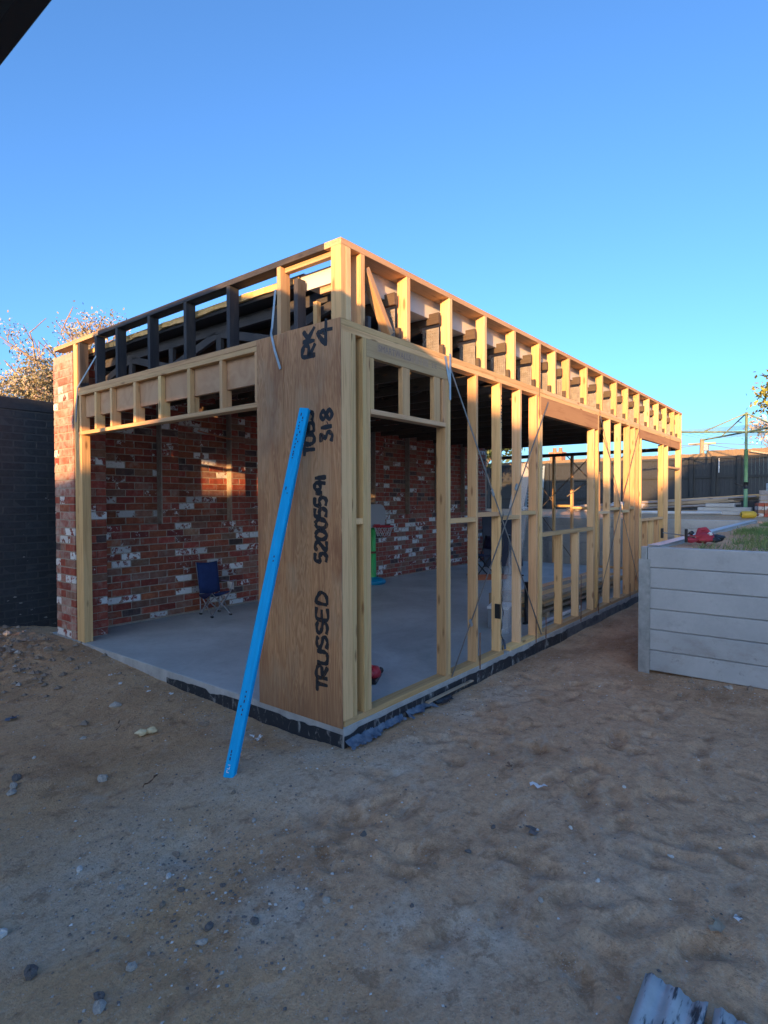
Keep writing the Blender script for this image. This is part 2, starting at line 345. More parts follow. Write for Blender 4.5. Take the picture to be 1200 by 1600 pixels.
n.col(c).rough(0.97); n.bump(n.math('ADD', n.math('MULTIPLY', fine, 1.0), n.math('MULTIPLY', cc, 0.7)), 0.8, 0.012); M['soil'] = n.m
n = N('grass_blade'); a = n.noise(n.coords((1, 1, 1)), 2.2, 4); n.col(n.ramp(a, [(0.32, (0.24, 0.24, 0.10)), (0.58, (0.10, 0.19, 0.05))])).rough(0.7); M['grass'] = n.m
def leafmat(name, stops, trans=0.25):
    n = N(name); a = n.attr('leaf'); n.col(n.ramp(a, stops)).rough(0.65)
    return n.m
M['leaf_pale'] = leafmat('pale_blossom_leaf', [(0.0, (0.15, 0.15, 0.07)), (0.4, (0.31, 0.28, 0.15)), (0.75, (0.41, 0.35, 0.24)), (1.0, (0.44, 0.33, 0.28))])
M['leaf_dark'] = leafmat('dark_leaf', [(0.0, (0.020, 0.040, 0.018)), (0.6, (0.05, 0.085, 0.03)), (1.0, (0.09, 0.13, 0.05))])
M['leaf_gold'] = leafmat('golden_leaf', [(0.0, (0.10, 0.12, 0.025)), (0.5, (0.24, 0.24, 0.04)), (1.0, (0.40, 0.34, 0.06))])
M['leaf_blossom'] = leafmat('white_blossom', [(0.0, (0.22, 0.22, 0.12)), (0.5, (0.52, 0.45, 0.40)), (1.0, (0.66, 0.58, 0.54))])
M['bark'] = simple('bark', (0.22, 0.15, 0.12), 0.9, 0, (0.34, 0.24, 0.19), 10, 0.4)

# ------------------------------------------------------------------ mesh helpers
class MB:
    def __init__(self): self.v = []; self.f = []; self.mi = []; self.sm = []
    def add(self, vs, fs, mi=0, smooth=False):
        o = len(self.v); self.v.extend([tuple(map(float, p)) for p in vs])
        for f in fs: self.f.append(tuple(i+o for i in f)); self.mi.append(mi); self.sm.append(smooth)
        return self
    def box(self, x0, x1, y0, y1, z0, z1, mi=0, bev=0.0, mat=None):
        if bev <= 0:
            vs = [(x, y, z) for x in (x0, x1) for y in (y0, y1) for z in (z0, z1)]
            fs = [(0, 1, 3, 2), (4, 6, 7, 5), (0, 4, 5, 1), (2, 3, 7, 6), (0, 2, 6, 4), (1, 5, 7, 3)]
        else:
            b = min(bev, (x1-x0)*.45, (y1-y0)*.45, (z1-z0)*.45); vs = []; ix = {}
            for i in (0, 1):
                for j in (0, 1):
                    for k in (0, 1):
                        X = (x0, x1)[i]; Y = (y0, y1)[j]; Z = (z0, z1)[k]; sx = (b, -b)[i]; sy = (b, -b)[j]; sz = (b, -b)[k]
                        ix[i, j, k, 'x'] = len(vs); vs.append((X, Y+sy, Z+sz))
                        ix[i, j, k, 'y'] = len(vs); vs.append((X+sx, Y, Z+sz))
                        ix[i, j, k, 'z'] = len(vs); vs.append((X+sx, Y+sy, Z))
            q = lambda *a: tuple(ix[t] for t in a)
            fs = []
            for i in (0, 1):
                l = [(i, 0, 0, 'x'), (i, 1, 0, 'x'), (i, 1, 1, 'x'), (i, 0, 1, 'x')]; fs.append(q(*(l if i else l[::-1])))
                l = [(0, i, 0, 'y'), (0, i, 1, 'y'), (1, i, 1, 'y'), (1, i, 0, 'y')]; fs.append(q(*(l if i else l[::-1])))
                l = [(0, 0, i, 'z'), (1, 0, i, 'z'), (1, 1, i, 'z'), (0, 1, i, 'z')]; fs.append(q(*(l if i else l[::-1])))
            for i in (0, 1):
                for j in (0, 1):
                    fl = (i == j)
                    l = [(i, j, 0, 'x'), (i, j, 0, 'y'), (i, j, 1, 'y'), (i, j, 1, 'x')]; fs.append(q(*(l[::-1] if not fl else l)))
                    l = [(i, 0, j, 'x'), (i, 0, j, 'z'), (i, 1, j, 'z'), (i, 1, j, 'x')]; fs.append(q(*(l if not fl else l[::-1])))
                    l = [(0, i, j, 'y'), (0, i, j, 'z'), (1, i, j, 'z'), (1, i, j, 'y')]; fs.append(q(*(l[::-1] if not fl else l)))
            for i in (0, 1):
                for j in (0, 1):
                    for k in (0, 1):
                        l = [(i, j, k, 'x'), (i, j, k, 'y'), (i, j, k, 'z')]; fs.append(q(*(l if (i+j+k) % 2 else l[::-1])))
        if mat is not None: vs = [tuple(mat @ Vector(p)) for p in vs]
        return self.add(vs, fs, mi)
    def tube(self, pts, r, seg=8, mi=0, cap=True, smooth=True):
        pts = [Vector(p) for p in pts]; n = len(pts)
        rs = r if isinstance(r, (list, tuple)) else [r]*n
        vs = []; up = None
        for i, p in enumerate(pts):
            d = (pts[min(i+1, n-1)]-pts[max(i-1, 0)])
            if d.length < 1e-9: d = Vector((0, 0, 1))
            d.normalize()
            if up is None:
                up = Vector((0, 0, 1)) if abs(d.z) < .9 else Vector((1, 0, 0))
            a = d.cross(up)
            if a.length < 1e-6: a = d.orthogonal()
            a.normalize(); b = a.cross(d).normalized(); up = b
            for k in range(seg):
                t = 2*math.pi*k/seg; vs.append(p+(a*math.cos(t)+b*math.sin(t))*rs[i])
        fs = [(i*seg+k, i*seg+(k+1) % seg, (i+1)*seg+(k+1) % seg, (i+1)*seg+k) for i in range(n-1) for k in range(seg)]
        if cap: fs += [tuple(range(seg)), tuple((n-1)*seg+k for k in reversed(range(seg)))]
        return self.add(vs, fs, mi, smooth)
    def lathe(self, prof, seg=20, mi=0, center=(0, 0, 0)):
        vs = []; cx, cy, cz = center
        for r, z in prof:
            for k in range(seg): t = 2*math.pi*k/seg; vs.append((cx+r*math.cos(t), cy+r*math.sin(t), cz+z))
        n = len(prof); fs = [(i*seg+k, i*seg+(k+1) % seg, (i+1)*seg+(k+1) % seg, (i+1)*seg+k) for i in range(n-1) for k in range(seg)]
        return self.add(vs, fs, mi, True)
    def mesh(self, name, mats):
        me = bpy.data.meshes.new(name); me.from_pydata(self.v, [], self.f)
        for m_ in (mats if isinstance(mats, (list, tuple)) else [mats]): me.materials.append(m_)
        me.polygons.foreach_set('material_index', self.mi); me.polygons.foreach_set('use_smooth', self.sm); me.update()
        return me
def link(name, data, parent=None, loc=(0, 0, 0), rot=None):
    o = bpy.data.objects.new(name, data); COL.objects.link(o)
    if parent is not None: o.parent = parent
    if isinstance(rot, Matrix): o.matrix_local = Matrix.Translation(loc) @ rot.to_4x4()
    else:
        o.location = loc
        if rot is not None: o.rotation_euler = rot
    return o
def build(mb, name, mats, parent=None, loc=(0, 0, 0), rot=None): return link(name, mb.mesh(name, mats), parent, loc, rot)
def tag(o, label=None, cat=None, group=None, kind=None):
    if label: o['label'] = label
    if cat: o['category'] = cat
    if group: o['group'] = group
    if kind: o['kind'] = kind
    return o
def thing(name, label, cat, loc=(0, 0, 0), rot=None, group=None):
    return tag(link(name, None, None, loc, rot), label, cat, group)

P_X = Matrix.Identity(3)
P_Y = Matrix(((0, -1, 0), (1, 0, 0), (0, 0, 1)))          # local x -> world y
P_Z = Matrix(((0, 0, -1), (0, 1, 0), (1, 0, 0)))          # local x -> world z
def tb(name, parent, x0, x1, y0, y1, z0, z1, mat='pine', bev=0.0018, label=None, jig=True):
    """one length of timber, its grain along its longest side"""
    if mat == 'pine': mat = random.choice(('pine', 'pine', 'pine_b', 'pine_c'))
    c = Vector(((x0+x1)/2, (y0+y1)/2, (z0+z1)/2)); d = (x1-x0, y1-y0, z1-z0); k = d.index(max(d))
    R = (P_X, P_Y, P_Z)[k]; l, wd, h = (d if k == 0 else (d[1], d[0], d[2]) if k == 1 else (d[2], d[1], d[0]))
    b = MB().box(-l/2, l/2, -wd/2, wd/2, -h/2, h/2, 0, bev)
    if jig: R = Matrix.Rotation(random.uniform(-.0015, .0015), 3, 'Z') @ R
    o = build(b, name, M[mat] if isinstance(mat, str) else mat, parent, c, R)
    if label: o['label'] = label
    return o
def bar(name, parent, p, q, wd, h, mat, up=(0, 0, 1), bev=0.0015, ext=0.0):
    p = Vector(p); q = Vector(q); d = (q-p); L = d.length; d.normalize(); u = Vector(up); s = u.cross(d).normalized(); u = d.cross(s)
    R = Matrix((d, s, u)).transposed()
    return build(MB().box(-L/2-ext, L/2+ext, -wd/2, wd/2, -h/2, h/2, 0, bev), name, M[mat], parent, (p+q)/2, R)

# ================================================================== GROUND
def yard_z(x, y):
    z = -0.15+0.0*x
    z = z+0.15*np.exp(-(((x+0.75)/.62)**2+((y-4.9)/1.2)**2))
    z = z+0.115*sstep(.9, 3.9, y)*np.exp(-((x+0.05)/0.55)**2)
    z = z+0.07*fbm(x*0.45+3, y*0.45, 3)*sstep(0.0, 0.9, np.hypot(np.clip(-x, 0, None), np.clip(-y, 0, None))+0.2)
    z = z+0.016*fbm(x*1.6, y*1.6+5, 4)
    z = z+0.02*sstep(2.0, 3.0, x)*sstep(-.3, -1.0, y)
    return z
FEET = [(random.uniform(-.9, 2.6), random.uniform(-2.5, -.25), random.uniform(0, 6.28), random.uniform(.7, 1.3)) for _ in range(150)]
FEET += [(random.uniform(-1.9, -.3), random.uniform(-1.4, 2.4), random.uniform(0, 6.28), random.uniform(.5, .9)) for _ in range(26)]
def relief(X, Y):
    Z = yard_z(X, Y)
    loose = sstep(-1.35, -.5, X-Y*0.35)*sstep(0.25, -.35, Y)
    loose = np.clip(loose, 0, 1)
    Z = Z+0.004*fbm(X*5, Y*5, 4)+0.0045*np.abs(fbm(X*11, Y*11, 4))+0.0034*fbm(X*29, Y*29, 2)+loose*0.004*fbm(X*4.2+9, Y*4.2, 3)
    clod = np.exp(-(((X+0.75)/0.6)**2+((Y-4.4)/1.0)**2))
    Z = Z+clod*(0.07*np.abs(fbm(X*6+40, Y*6, 4))+0.045*fbm(X*15, Y*15, 3))
    for fx, fy, a, s in FEET:
        m_ = (np.abs(X-fx) < .5) & (np.abs(Y-fy) < .5)
        if not m_.any(): continue
        dx = X[m_]-fx; dy = Y[m_]-fy; u = (dx*math.cos(a)+dy*math.sin(a))/(.12*s); v = (-dx*math.sin(a)+dy*math.cos(a))/(.05*s)
        r = u*u+v*v
        wob = 1+.6*fbm(X[m_]*9+fx*7, Y[m_]*9+fy*5, 2)
        Z[m_] += s*wob*(-0.014*np.exp(-r**1.6)+0.004*np.exp(-(np.sqrt(r)-1.35)**2*8))
    for hx, hy, hr, hd in ((-1.22, -.12, .13, .035), (-.62, -.42, .16, .03), (.55, -.75, .15, .025)):
        Z += -hd*np.exp(-((X-hx)**2+(Y-hy)**2)/hr**2)
    return Z, loose, clod
FOOTD = None
def foot_mask(X, Y):
    D = np.zeros_like(X)
    for fx, fy, a, s in FEET:
        m_ = (np.abs(X-fx) < .4) & (np.abs(Y-fy) < .4)
        if not m_.any(): continue
        dx = X[m_]-fx; dy = Y[m_]-fy; u = (dx*math.cos(a)+dy*math.sin(a)-.05*s)/(.075*s); v = (-dx*math.sin(a)+dy*math.cos(a))/(.04*s)
        D[m_] = np.maximum(D[m_], sstep(.25, .9, np.exp(-(u*u+v*v))*(1+.9*fbm(X[m_]*13+fx, Y[m_]*13, 3))))
    return D
def axis_lines(segs):
    out_ = []
    for a, b, st_ in segs: out_ += list(np.arange(a, b, st_))
    return np.array(out_+[segs[-1][1]])
gx = axis_lines([(-14, -4, .5), (-4, -2.4, .06), (-2.4, 2.4, .018), (2.4, 4.4, .035), (4.4, 10.95, .12)])
gy = axis_lines([(-9, -3.2, .4), (-3.2, 3.0, .018), (3.0, 5.6, .025), (5.6, 16, .4)])
X, Y = np.meshgrid(gx, gy, indexing='ij')
Z, loose, clod = relief(X, Y)
under = (X > 0.04) & (Y > 0.04) & (X < 10.16) & (Y < 4.45)
Z = np.where(under, -0.36, Z)
edge = np.maximum(np.exp(-((X-0)/.05)**2)*(Y > -.1)*(Y < 4.5), np.exp(-((Y-0)/.05)**2)*(X > -.1))
nx_, ny_ = X.shape
idx = np.arange(nx_*ny_).reshape(nx_, ny_)
F = np.stack([idx[:-1, :-1], idx[1:, :-1], idx[1:, 1:], idx[:-1, 1:]], -1).reshape(-1, 4)
me = bpy.data.meshes.new('ground')
me.vertices.add(nx_*ny_); me.vertices.foreach_set('co', np.stack([X, Y, Z], -1).reshape(-1).astype(np.float32))
me.loops.add(F.size); me.loops.foreach_set('vertex_index', F.reshape(-1).astype(np.int32))
me.polygons.add(len(F)); me.polygons.foreach_set('loop_start', np.arange(0, F.size, 4, dtype=np.int32))
me.update(calc_edges=True)
me.polygons.foreach_set('use_smooth', np.ones(len(F), bool))
# dust of concrete near the footing and in trampled patches, loose sand to the right, damp clods
patch = sstep(.02, .42, fbm(X*1.1+20, Y*1.1, 4))
dust = np.exp(-((Y+.28)/.28)**2)*sstep(-.4, .0, X)*sstep(2.6, 1.2, X)*0.75*sstep(-.35, .25, fbm(X*3, Y*3, 3))
dust = np.maximum(dust, 0.75*np.exp(-((X+.22)/.18)**2)*sstep(-.3, .1, Y)*sstep(1.3, .6, Y)*sstep(-.3, .25, fbm(X*4, Y*4, 3)))
for px_, py_, pr in ((-1.25, -.1, .22), (-1.62, .1, .24), (-1.25, -.75, .22), (-1.0, -1.35, .26), (-1.55, -.75, .2), (-.75, -1.5, .2), (-.1, -.45, .3), (.15, -.4, .2)):
    dust = np.maximum(dust, 0.9*np.exp(-((X-px_)**2+(Y-py_)**2)/pr**2)*sstep(-.25, .3, fbm(X*6+px_*9, Y*6, 4)))
dust = np.maximum(dust, 0.5*patch*sstep(.5, -.4, X)*sstep(.4, -.4, Y-.6))
damp = np.clip(0.75*clod+0.65*sstep(1.4, 2.6, X)*sstep(-.05, .35, fbm(X*1.4, Y*1.4+30, 4))+0.35*sstep(.25, .5, fbm(X*1.7+60, Y*1.7, 4))+.55*foot_mask(X, Y), 0, 1)
kind = np.stack([np.clip(dust, 0, 1), np.clip(loose*.9, 0, 1), damp, np.ones_like(X)], -1).reshape(-1).astype(np.float32)
ca = me.color_attributes.new('soil_kind', 'FLOAT_COLOR', 'POINT'); ca.data.foreach_set('color', kind)
me.materials.append(M['soil'])
ground = tag(link('ground', me), 'bare sandy building-site ground trodden by feet', None, None, 'structure')
def gz(x, y):
    a = np.array([[float(x)]]); b = np.array([[float(y)]]); z, _, _ = relief(a, b); return float(z[0, 0])

# raised yard behind the retaining walls, and the land around
def plat_z(x, y): return 1.03+0.09*sstep(11, 15, x)+0.02*fbm(x*.8, y*.8, 3)
def sheet(name, xs, ys, fz, mat, kind_='structure', sk=(0, .2, .2)):
    A, B = np.meshgrid(xs, ys, indexing='ij'); Cz = fz(A, B)
    ii = np.arange(A.size).reshape(A.shape)
    f = np.stack([ii[:-1, :-1], ii[1:, :-1], ii[1:, 1:], ii[:-1, 1:]], -1).reshape(-1, 4)
    mm = bpy.data.meshes.new(name); mm.from_pydata(np.stack([A, B, Cz], -1).reshape(-1, 3).tolist(), [], f.tolist())
    mm.polygons.foreach_set('use_smooth', np.ones(len(f), bool))
    c_ = mm.color_attributes.new('soil_kind', 'FLOAT_COLOR', 'POINT'); c_.data.foreach_set('color', np.tile(np.array([*sk, 1], np.float32), A.size))
    mm.materials.append(mat); mm.update()
    o = link(name, mm); o['kind'] = kind_; return o
sheet('raised_yard', np.arange(3.13, 11.01, .08), np.arange(-9, -1.12, .08), lambda x, y: plat_z(x, y)-.02+.02*fbm(x*4, y*4, 3), M['soil'], sk=(.1, .5, .1))
sheet('back_yard', np.arange(10.98, 30, .25), np.arange(-14, 26, .25), lambda x, y: plat_z(x, y)+.01*fbm(x*3, y*3, 2), M['soil'], sk=(.2, .4, .1))
def ring():
    b = MB(); R = 900; z = -.6
    for x0, x1, y0, y1 in ((-R, -13.9, -R, R), (30, R, -R, R), (-13.9, 30, 15.9, R), (-13.9, 30, -R, -8.9)):
        b.add([(x0, y0, z), (x1, y0, z), (x1, y1, z), (x0, y1, z)], [(0, 1, 2, 3)])
    me_ = b.mesh('surrounding_land', M['soil'])
    c_ = me_.color_attributes.new('soil_kind', 'FLOAT_COLOR', 'POINT'); c_.data.foreach_set('color', np.tile(np.array([0, .2, .5, 1], np.float32), len(me_.vertices)))
    o = link('surrounding_land', me_); o['kind'] = 'structure'
ring()

# ================================================================== SLAB
slab = build(MB().box(0, 10.2, 0, 4.5, -.4, 0, 0, .004), 'concrete_slab', M['slab'])
tag(slab, 'smooth grey concrete floor slab of the garage', None, None, 'structure')
def strip(parent, name, mat, L, top, bot, axis, n_=140, amp=.03, off=.004, gaps=True, seed=1):
    rr = random.Random(seed); b = MB(); prev = None
    for i in range(n_):
        s0 = L*i/n_; s1 = L*(i+1)/n_
        def tz(s): return top-.02-amp*max(0, float(fbm(np.array(s*5.0+seed*7), np.array(seed*3.1), 3)))*1.6
        def bz(s): return bot+.012*float(fbm(np.array(s*4.0+seed), np.array(9.0), 2))
        if gaps and float(fbm(np.array(s0*2.1+seed*5.0), np.array(2.0), 3)) > .52: continue
        o0 = off+.004*float(vnoise(np.array(s0*9), np.array(3.0))); o1 = off+.004*float(vnoise(np.array(s1*9), np.array(3.0)))
        q = [(s0, -o0, bz(s0)), (s1, -o1, bz(s1)), (s1, -o1, tz(s1)), (s0, -o0, tz(s0))]
        if axis == 'y': q = [(p[1], p[0], p[2]) for p in q][::-1]
        b.add(q, [(0, 1, 2, 3)])
    return build(b, name, mat, parent)
# rough cast edge standing 3 mm proud, with torn damp-proof film over it
build(MB().box(-.003, 10.2, -.004, 0, -.38, -.003), 'slab_edge', M['slab_edge'], slab)
build(MB().box(-.004, 0, 0, 4.5, -.38, -.003), 'slab_edge', M['slab_edge'], slab)
strip(slab, 'damp_proof_film', M['smeared_film'], 3.9, -.012, -.22, 'x', 220, .026, .007, False, 3)
strip(slab, 'damp_proof_film', M['smeared_film'], 2.1, -.022, -.22, 'y', 120, .03, .008, False, 8)
M['film_dusty'] = simple('dusty_film', (0.06, 0.068, 0.08), 0.7, 0, (0.19, 0.195, 0.20), 9, 0.2)
lf = strip(slab, 'damp_proof_film', M['film_dusty'], 6.1, -.020, -.24, 'x', 200, .020, .006, False, 5); lf.location.x = 3.88
def flap(pts, name='torn_film', mat='blue_film', seed=0):
    rr = random.Random(seed); b = MB(); vs = []; fs = []; n_ = len(pts)
    for i, (x, y, wd) in enumerate(pts):
        for j in range(6):
            t = j/5; yy = y-wd*t; vs.append((x+rr.uniform(-.006, .006), yy, gz(x, yy)+.012+.035*(1-t)**2+rr.uniform(0, .016)))
    for i in range(n_-1):
        for j in range(5): fs.append((i*6+j, (i+1)*6+j, (i+1)*6+j+1, i*6+j+1))
    b.add(vs, fs, 0, True); return build(b, name, M[mat], slab)
flap([(.0+.011*i, -.010, .028+.055*abs(float(fbm(np.array(i*.16), np.array(2.0), 4)))+.03*(i < 30)) for i in range(58)], seed=1)
flap([(.66+.012*i, -.012, .02+.11*max(0, float(fbm(np.array(i*.14+7), np.array(5.0), 4)))) for i in range(30)], 'torn_film', 'blue_film', 5)
flap([(1.05+.014*i, -.02, .03+.10*abs(float(fbm(np.array(i*.2+3), np.array(8.0), 3)))) for i in range(16)], 'torn_film', 'black_plastic', 4)
build(MB().box(.92, 1.62, -.052, -.018, -.085, -.072, 0, .003), 'edge_lath', M['old_board'], slab)

# ================================================================== TIMBER FRAME
frame = thing('timber_frame', 'unfinished pine stud frame of a long flat-roofed garage on a concrete slab', 'building frame')
F_ = frame
PL0, PL1, PL2 = 2.60, 2.638, 2.68      # double top plate
PT = 3.155                             # underside of parapet plate
def stud(x0, x1, z1=PL0, z0=.045, name='stud', mat='pine', y1=.09): return tb(name, F_, x0, x1, 0, y1, z0, z1, mat)
# --- long side wall (y = 0)
tb('bottom_plate', F_, .012, 2.29, 0, .09, .002, .045); tb('bottom_plate', F_, 2.425, 3.095, 0, .09, .002, .045); tb('bottom_plate', F_, 3.10, 10.0, 0, .09, .002, .045)
tb('top_plate', F_, 0, 3.095, .001, .09, PL0, PL1); tb('top_plate', F_, 3.10, 10.0, .001, .09, PL0, PL1)
tb('top_plate', F_, 0, 3.2, 0, .089, PL1, PL2); tb('top_plate', F_, 3.203, 10.0, 0, .089, PL1, PL2)
for a, b in ((.0, .097), (.099, .14), (.212, .25), (1.288, 1.326), (1.752, 1.787), (2.204, 2.242), (2.636, 2.674), (3.033, 3.071), (3.113, 3.153),
             (4.99, 5.03), (5.475, 5.514), (5.962, 6.0), (6.413, 6.451), (6.70, 6.74), (6.92, 6.958), (9.86, 9.90), (9.957, 10.0)):
    stud(a, b)
stud(.251, .292, 2.478); stud(1.247, 1.287, 2.478)
for a, b in ((3.155, 3.193), (4.83, 4.87)): stud(a, b, 2.408, name='jack_stud')
for a, b in ((7.068, 7.107), (8.512, 8.55)): stud(a, b, 2.462, name='jack_stud')
stud(8.85, 8.89, 2.462)
lint = tb('lintel', F_, .2515, 1.2875, 0, .045, 2.479, 2.5995, 'pine_brown')
tb('door_head', F_, .293, 1.246, -.004, .086, 2.092, 2.127)
for a, b in ((.293, .335), (.665, .757), (1.085, 1.172), (1.21, 1.246)): tb('cripple_stud', F_, a, b, .002, .042 if b-a > .05 else .088, 2.128, 2.478)
tb('beam', F_, 3.155, 4.989, .001, .06, 2.409, 2.5995, 'lvl'); tb('beam', F_, 6.96, 9.858, .001, .06, 2.463, 2.5995, 'lvl')
for i, (a, b, z) in enumerate(((.141, .211, 1.335), (1.327, 1.751, 1.30), (1.788, 2.203, 1.34), (2.243, 2.635, 1.30), (2.675, 3.032, 1.337),
                               (5.031, 5.474, 1.29), (5.515, 5.961, 1.335), (6.001, 6.412, 1.29), (6.452, 6.699, 1.335), (8.891, 9.859, 2.06))):
    tb('nogging', F_, a, b, .003, .088, z, z+.04)
tb('window_sill', F_, 3.194, 4.829, 0, .09, 1.088, 1.13); tb('window_sill', F_, 7.108, 8.511, 0, .09, 1.128, 1.168)
for a in (3.735, 4.275): tb('cripple_stud', F_, a, a+.04, .001, .089, .046, 1.087)
for a in (7.45, 7.82, 8.18): tb('cripple_stud', F_, a, a+.04, .001, .089, .046, 1.127)
# --- parapet on the long side
tb('parapet_plate', F_, 0, 3.59, 0, .152, PT, 3.198, 'pine_brown'); tb('parapet_plate', F_, 3.593, 10.02, 0, .152, PT, 3.198, 'pine_b')
stud(0, .045, PT, PL2, 'parapet_stud'); stud(.047, .096, PT, PL2, 'parapet_stud'); stud(.196, .239, PT, PL2, 'parapet_stud')
TX1 = .663
PSX = [.763, 1.356, 1.948, 2.541, 3.142, 3.564, 3.99, 4.59, 5.19, 5.80, 6.355, 6.96, 7.56, 8.17, 8.76, 9.37, 9.80, 10.0]
for x in PSX: stud(x-.045, x, PT, PL2, 'parapet_stud')
bar('brace', F_, (.285, .05, 3.09), (.56, .05, 2.70), .045, .07, 'pine_brown', up=(0, 1, 0))
# --- front wall (x = 0)
def fr(name, y0, y1, z0, z1, x0=0, x1=.09, mat='pine'): return tb(name, F_, x0, x1, y0, y1, z0, z1, mat)
fr('top_plate', .091, 3.77, PL0, PL1); fr('top_plate', .091, 3.77, PL1+.001, PL2)
fr('end_stud', 3.805, 3.85, .002, PT-.001); fr('end_stud', 3.771, 3.803, .002, PT-.02)
fr('jack_stud', 3.69, 3.769, .002, 2.188); fr('cripple_stud', 3.69, 3.728, 2.225, PL0)
fr('header_plate', .836, 3.769, 2.189, 2.224)
def crip(y0, y1):
    b = MB(); h = PL0-.002; c = 2.225
    o = MB().box(-(h-c)/2, (h-c)/2, -(y1-y0)/2, (y1-y0)/2, -.0225, .0225, 0, .0015)
    o.box(-(h-c)/2, 2.37-(h+c)/2, -(y1-y0)/2, (y1-y0)/2, -.068, -.0225, 0, .0015)
    R = P_Z                                                # local z -> world -x
    build(o, 'cripple_stud', M['pine'], F_, (.0225, (y0+y1)/2, (h+c)/2), R)
for a, b in ((1.27, 1.305), (1.71, 1.75), (2.155, 2.20), (2.585, 2.63), (3.03, 3.07), (3.355, 3.394), (.838, .873)): crip(a, b)
# header sheet behind the cripples: grain across
R_h = Matrix(((0, 0, -1), (1, 0, 0), (0, -1, 0)))
build(MB().box(-1.42, 1.42, -.016, .016, -.112, .112), 'header_board', M['header_ply'], F_, (.0635, 2.262, 2.486), P_Y)
# parapet on the front: timber coloured near black in place of shade
fr('parapet_plate', .1525, 3.30, PT, 3.198, 0, .112, 'shade_timber'); fr('parapet_plate', 3.303, 4.33, PT, 3.198, 0, .112, 'pine_brown')  # split by colour: shaded run dark, sunlit end pine
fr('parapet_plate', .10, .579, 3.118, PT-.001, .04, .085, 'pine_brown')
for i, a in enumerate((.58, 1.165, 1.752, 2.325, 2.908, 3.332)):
    fr('parapet_stud', a, a+.04, PL2, PT-.001, 0, .09, 'pine_brown' if i == 0 else 'shade_timber')  # shade put into the colour of all but the first stud
fr('parapet_stud', .46, .50, PL2, 3.06, .05, .13, 'shade_grey_timber'); fr('parapet_stud', 3.70, 3.74, PL2, PT-.001, .0, .09, 'shade_timber')

# --- plywood on the corner pier, with its hand-painted lettering
R_ply = Matrix(((0, 0, -1), (0, -1, 0), (1, 0, 0)))
R_ply = Matrix(((0, 0, 1), (0, 1, 0), (-1, 0, 0)))         # local x -> -z, keep right-handed
R_ply = Matrix(((0, 0, -1), (0, 1, 0), (1, 0, 0)))         # local x -> +z, y -> y, z -> -x
plyA = build(MB().box(0, 2.683, 0, .540, 0, .012, 0, .001), 'plywood_panel', M['ply'], F_, (0, 0, -.003), R_ply)
plyB = build(MB().box(0, 2.676, .543, .835, 0, .012, 0, .001), 'plywood_panel', M['ply'], F_, (0, 0, -.003), R_ply)
tb('stud', F_, .001, .089, .79, .834, .002, PL0); tb('bottom_plate', F_, .001, .089, .30, .789, .002, .045)
GL = {'T': [[(0, 1), (.8, 1)], [(.42, 1), (.42, 0)]], 'R': [[(0, 0), (0, 1), (.45, 1), (.62, .8), (.5, .55), (.05, .48), (.62, 0)]],
      'U': [[(0, 1), (0, .25), (.15, .03), (.45, .03), (.6, .25), (.6, 1)]], 'S': [[(.6, .85), (.4, 1), (.1, .95), (.02, .72), (.25, .52), (.55, .42), (.6, .18), (.35, 0), (0, .12)]],
      'E': [[(.6, 1), (0, 1), (0, 0), (.6, 0)], [(0, .52), (.5, .52)]], 'D': [[(0, 0), (.08, 1), (.45, .85), (.62, .5), (.42, .08), (0, 0)]],
      '5': [[(.62, 1), (.1, 1), (.05, .58), (.4, .62), (.6, .35), (.42, .02), (0, .08)]], '2': [[(0, .8), (.2, 1), (.52, .92), (.55, .65), (.05, .05), (.7, .02)]],
      '0': [[(.3, 1), (.04, .75), (.04, .25), (.3, 0), (.58, .25), (.58, .75), (.3, 1)]], 'O': [[(.3, 1), (.02, .7), (.05, .2), (.35, 0), (.65, .25), (.6, .78), (.3, 1)]],
      '9': [[(.55, .6), (.2, .5), (.02, .75), (.2, 1), (.5, .95), (.56, .6), (.5, .05)]], '1': [[(.1, 1), (.15, 0)]], "'": [[(.1, .95), (.12, .35)]],
      'B': [[(0, 0), (0, 1), (.45, .95), (.5, .65), (.05, .52), (.6, .4), (.55, .05), (0, 0)]], '3': [[(0, .95), (.5, 1), (.25, .6), (.6, .35), (.4, 0), (0, .1)]],
      '.': [[(.05, .42), (.09, .36)]], '8': [[(.3, .52), (.05, .75), (.3, 1), (.55, .75), (.3, .52), (.02, .22), (.3, 0), (.6, .22), (.3, .52)]],
      'K': [[(0, 0), (.05, 1)], [(.65, .95), (.08, .45)], [(.2, .5), (.75, 0)]], '4': [[(.0, .42), (.5, 1), (.45, .42)], [(-.05, .42), (.95, .38)], [(.55, .75), (.52, -.08)]]}
def smooth_line(p, n_=6):
    if len(p) < 3: return [p[0]]+[(p[0][0]+(p[-1][0]-p[0][0])*k/6, p[0][1]+(p[-1][1]-p[0][1])*k/6) for k in range(1, 7)]
    o = []
    for i in range(len(p)-1):
        a = p[max(i-1, 0)]; b = p[i]; c = p[i+1]; d = p[min(i+2, len(p)-1)]
        for k in range(n_):
            t = k/n_; o.append(tuple(.5*((2*b[q])+(-a[q]+c[q])*t+(2*a[q]-5*b[q]+4*c[q]-d[q])*t*t+(-a[q]+3*b[q]-3*c[q]+d[q])*t**3) for q in (0, 1)))
    return o+[p[-1]]
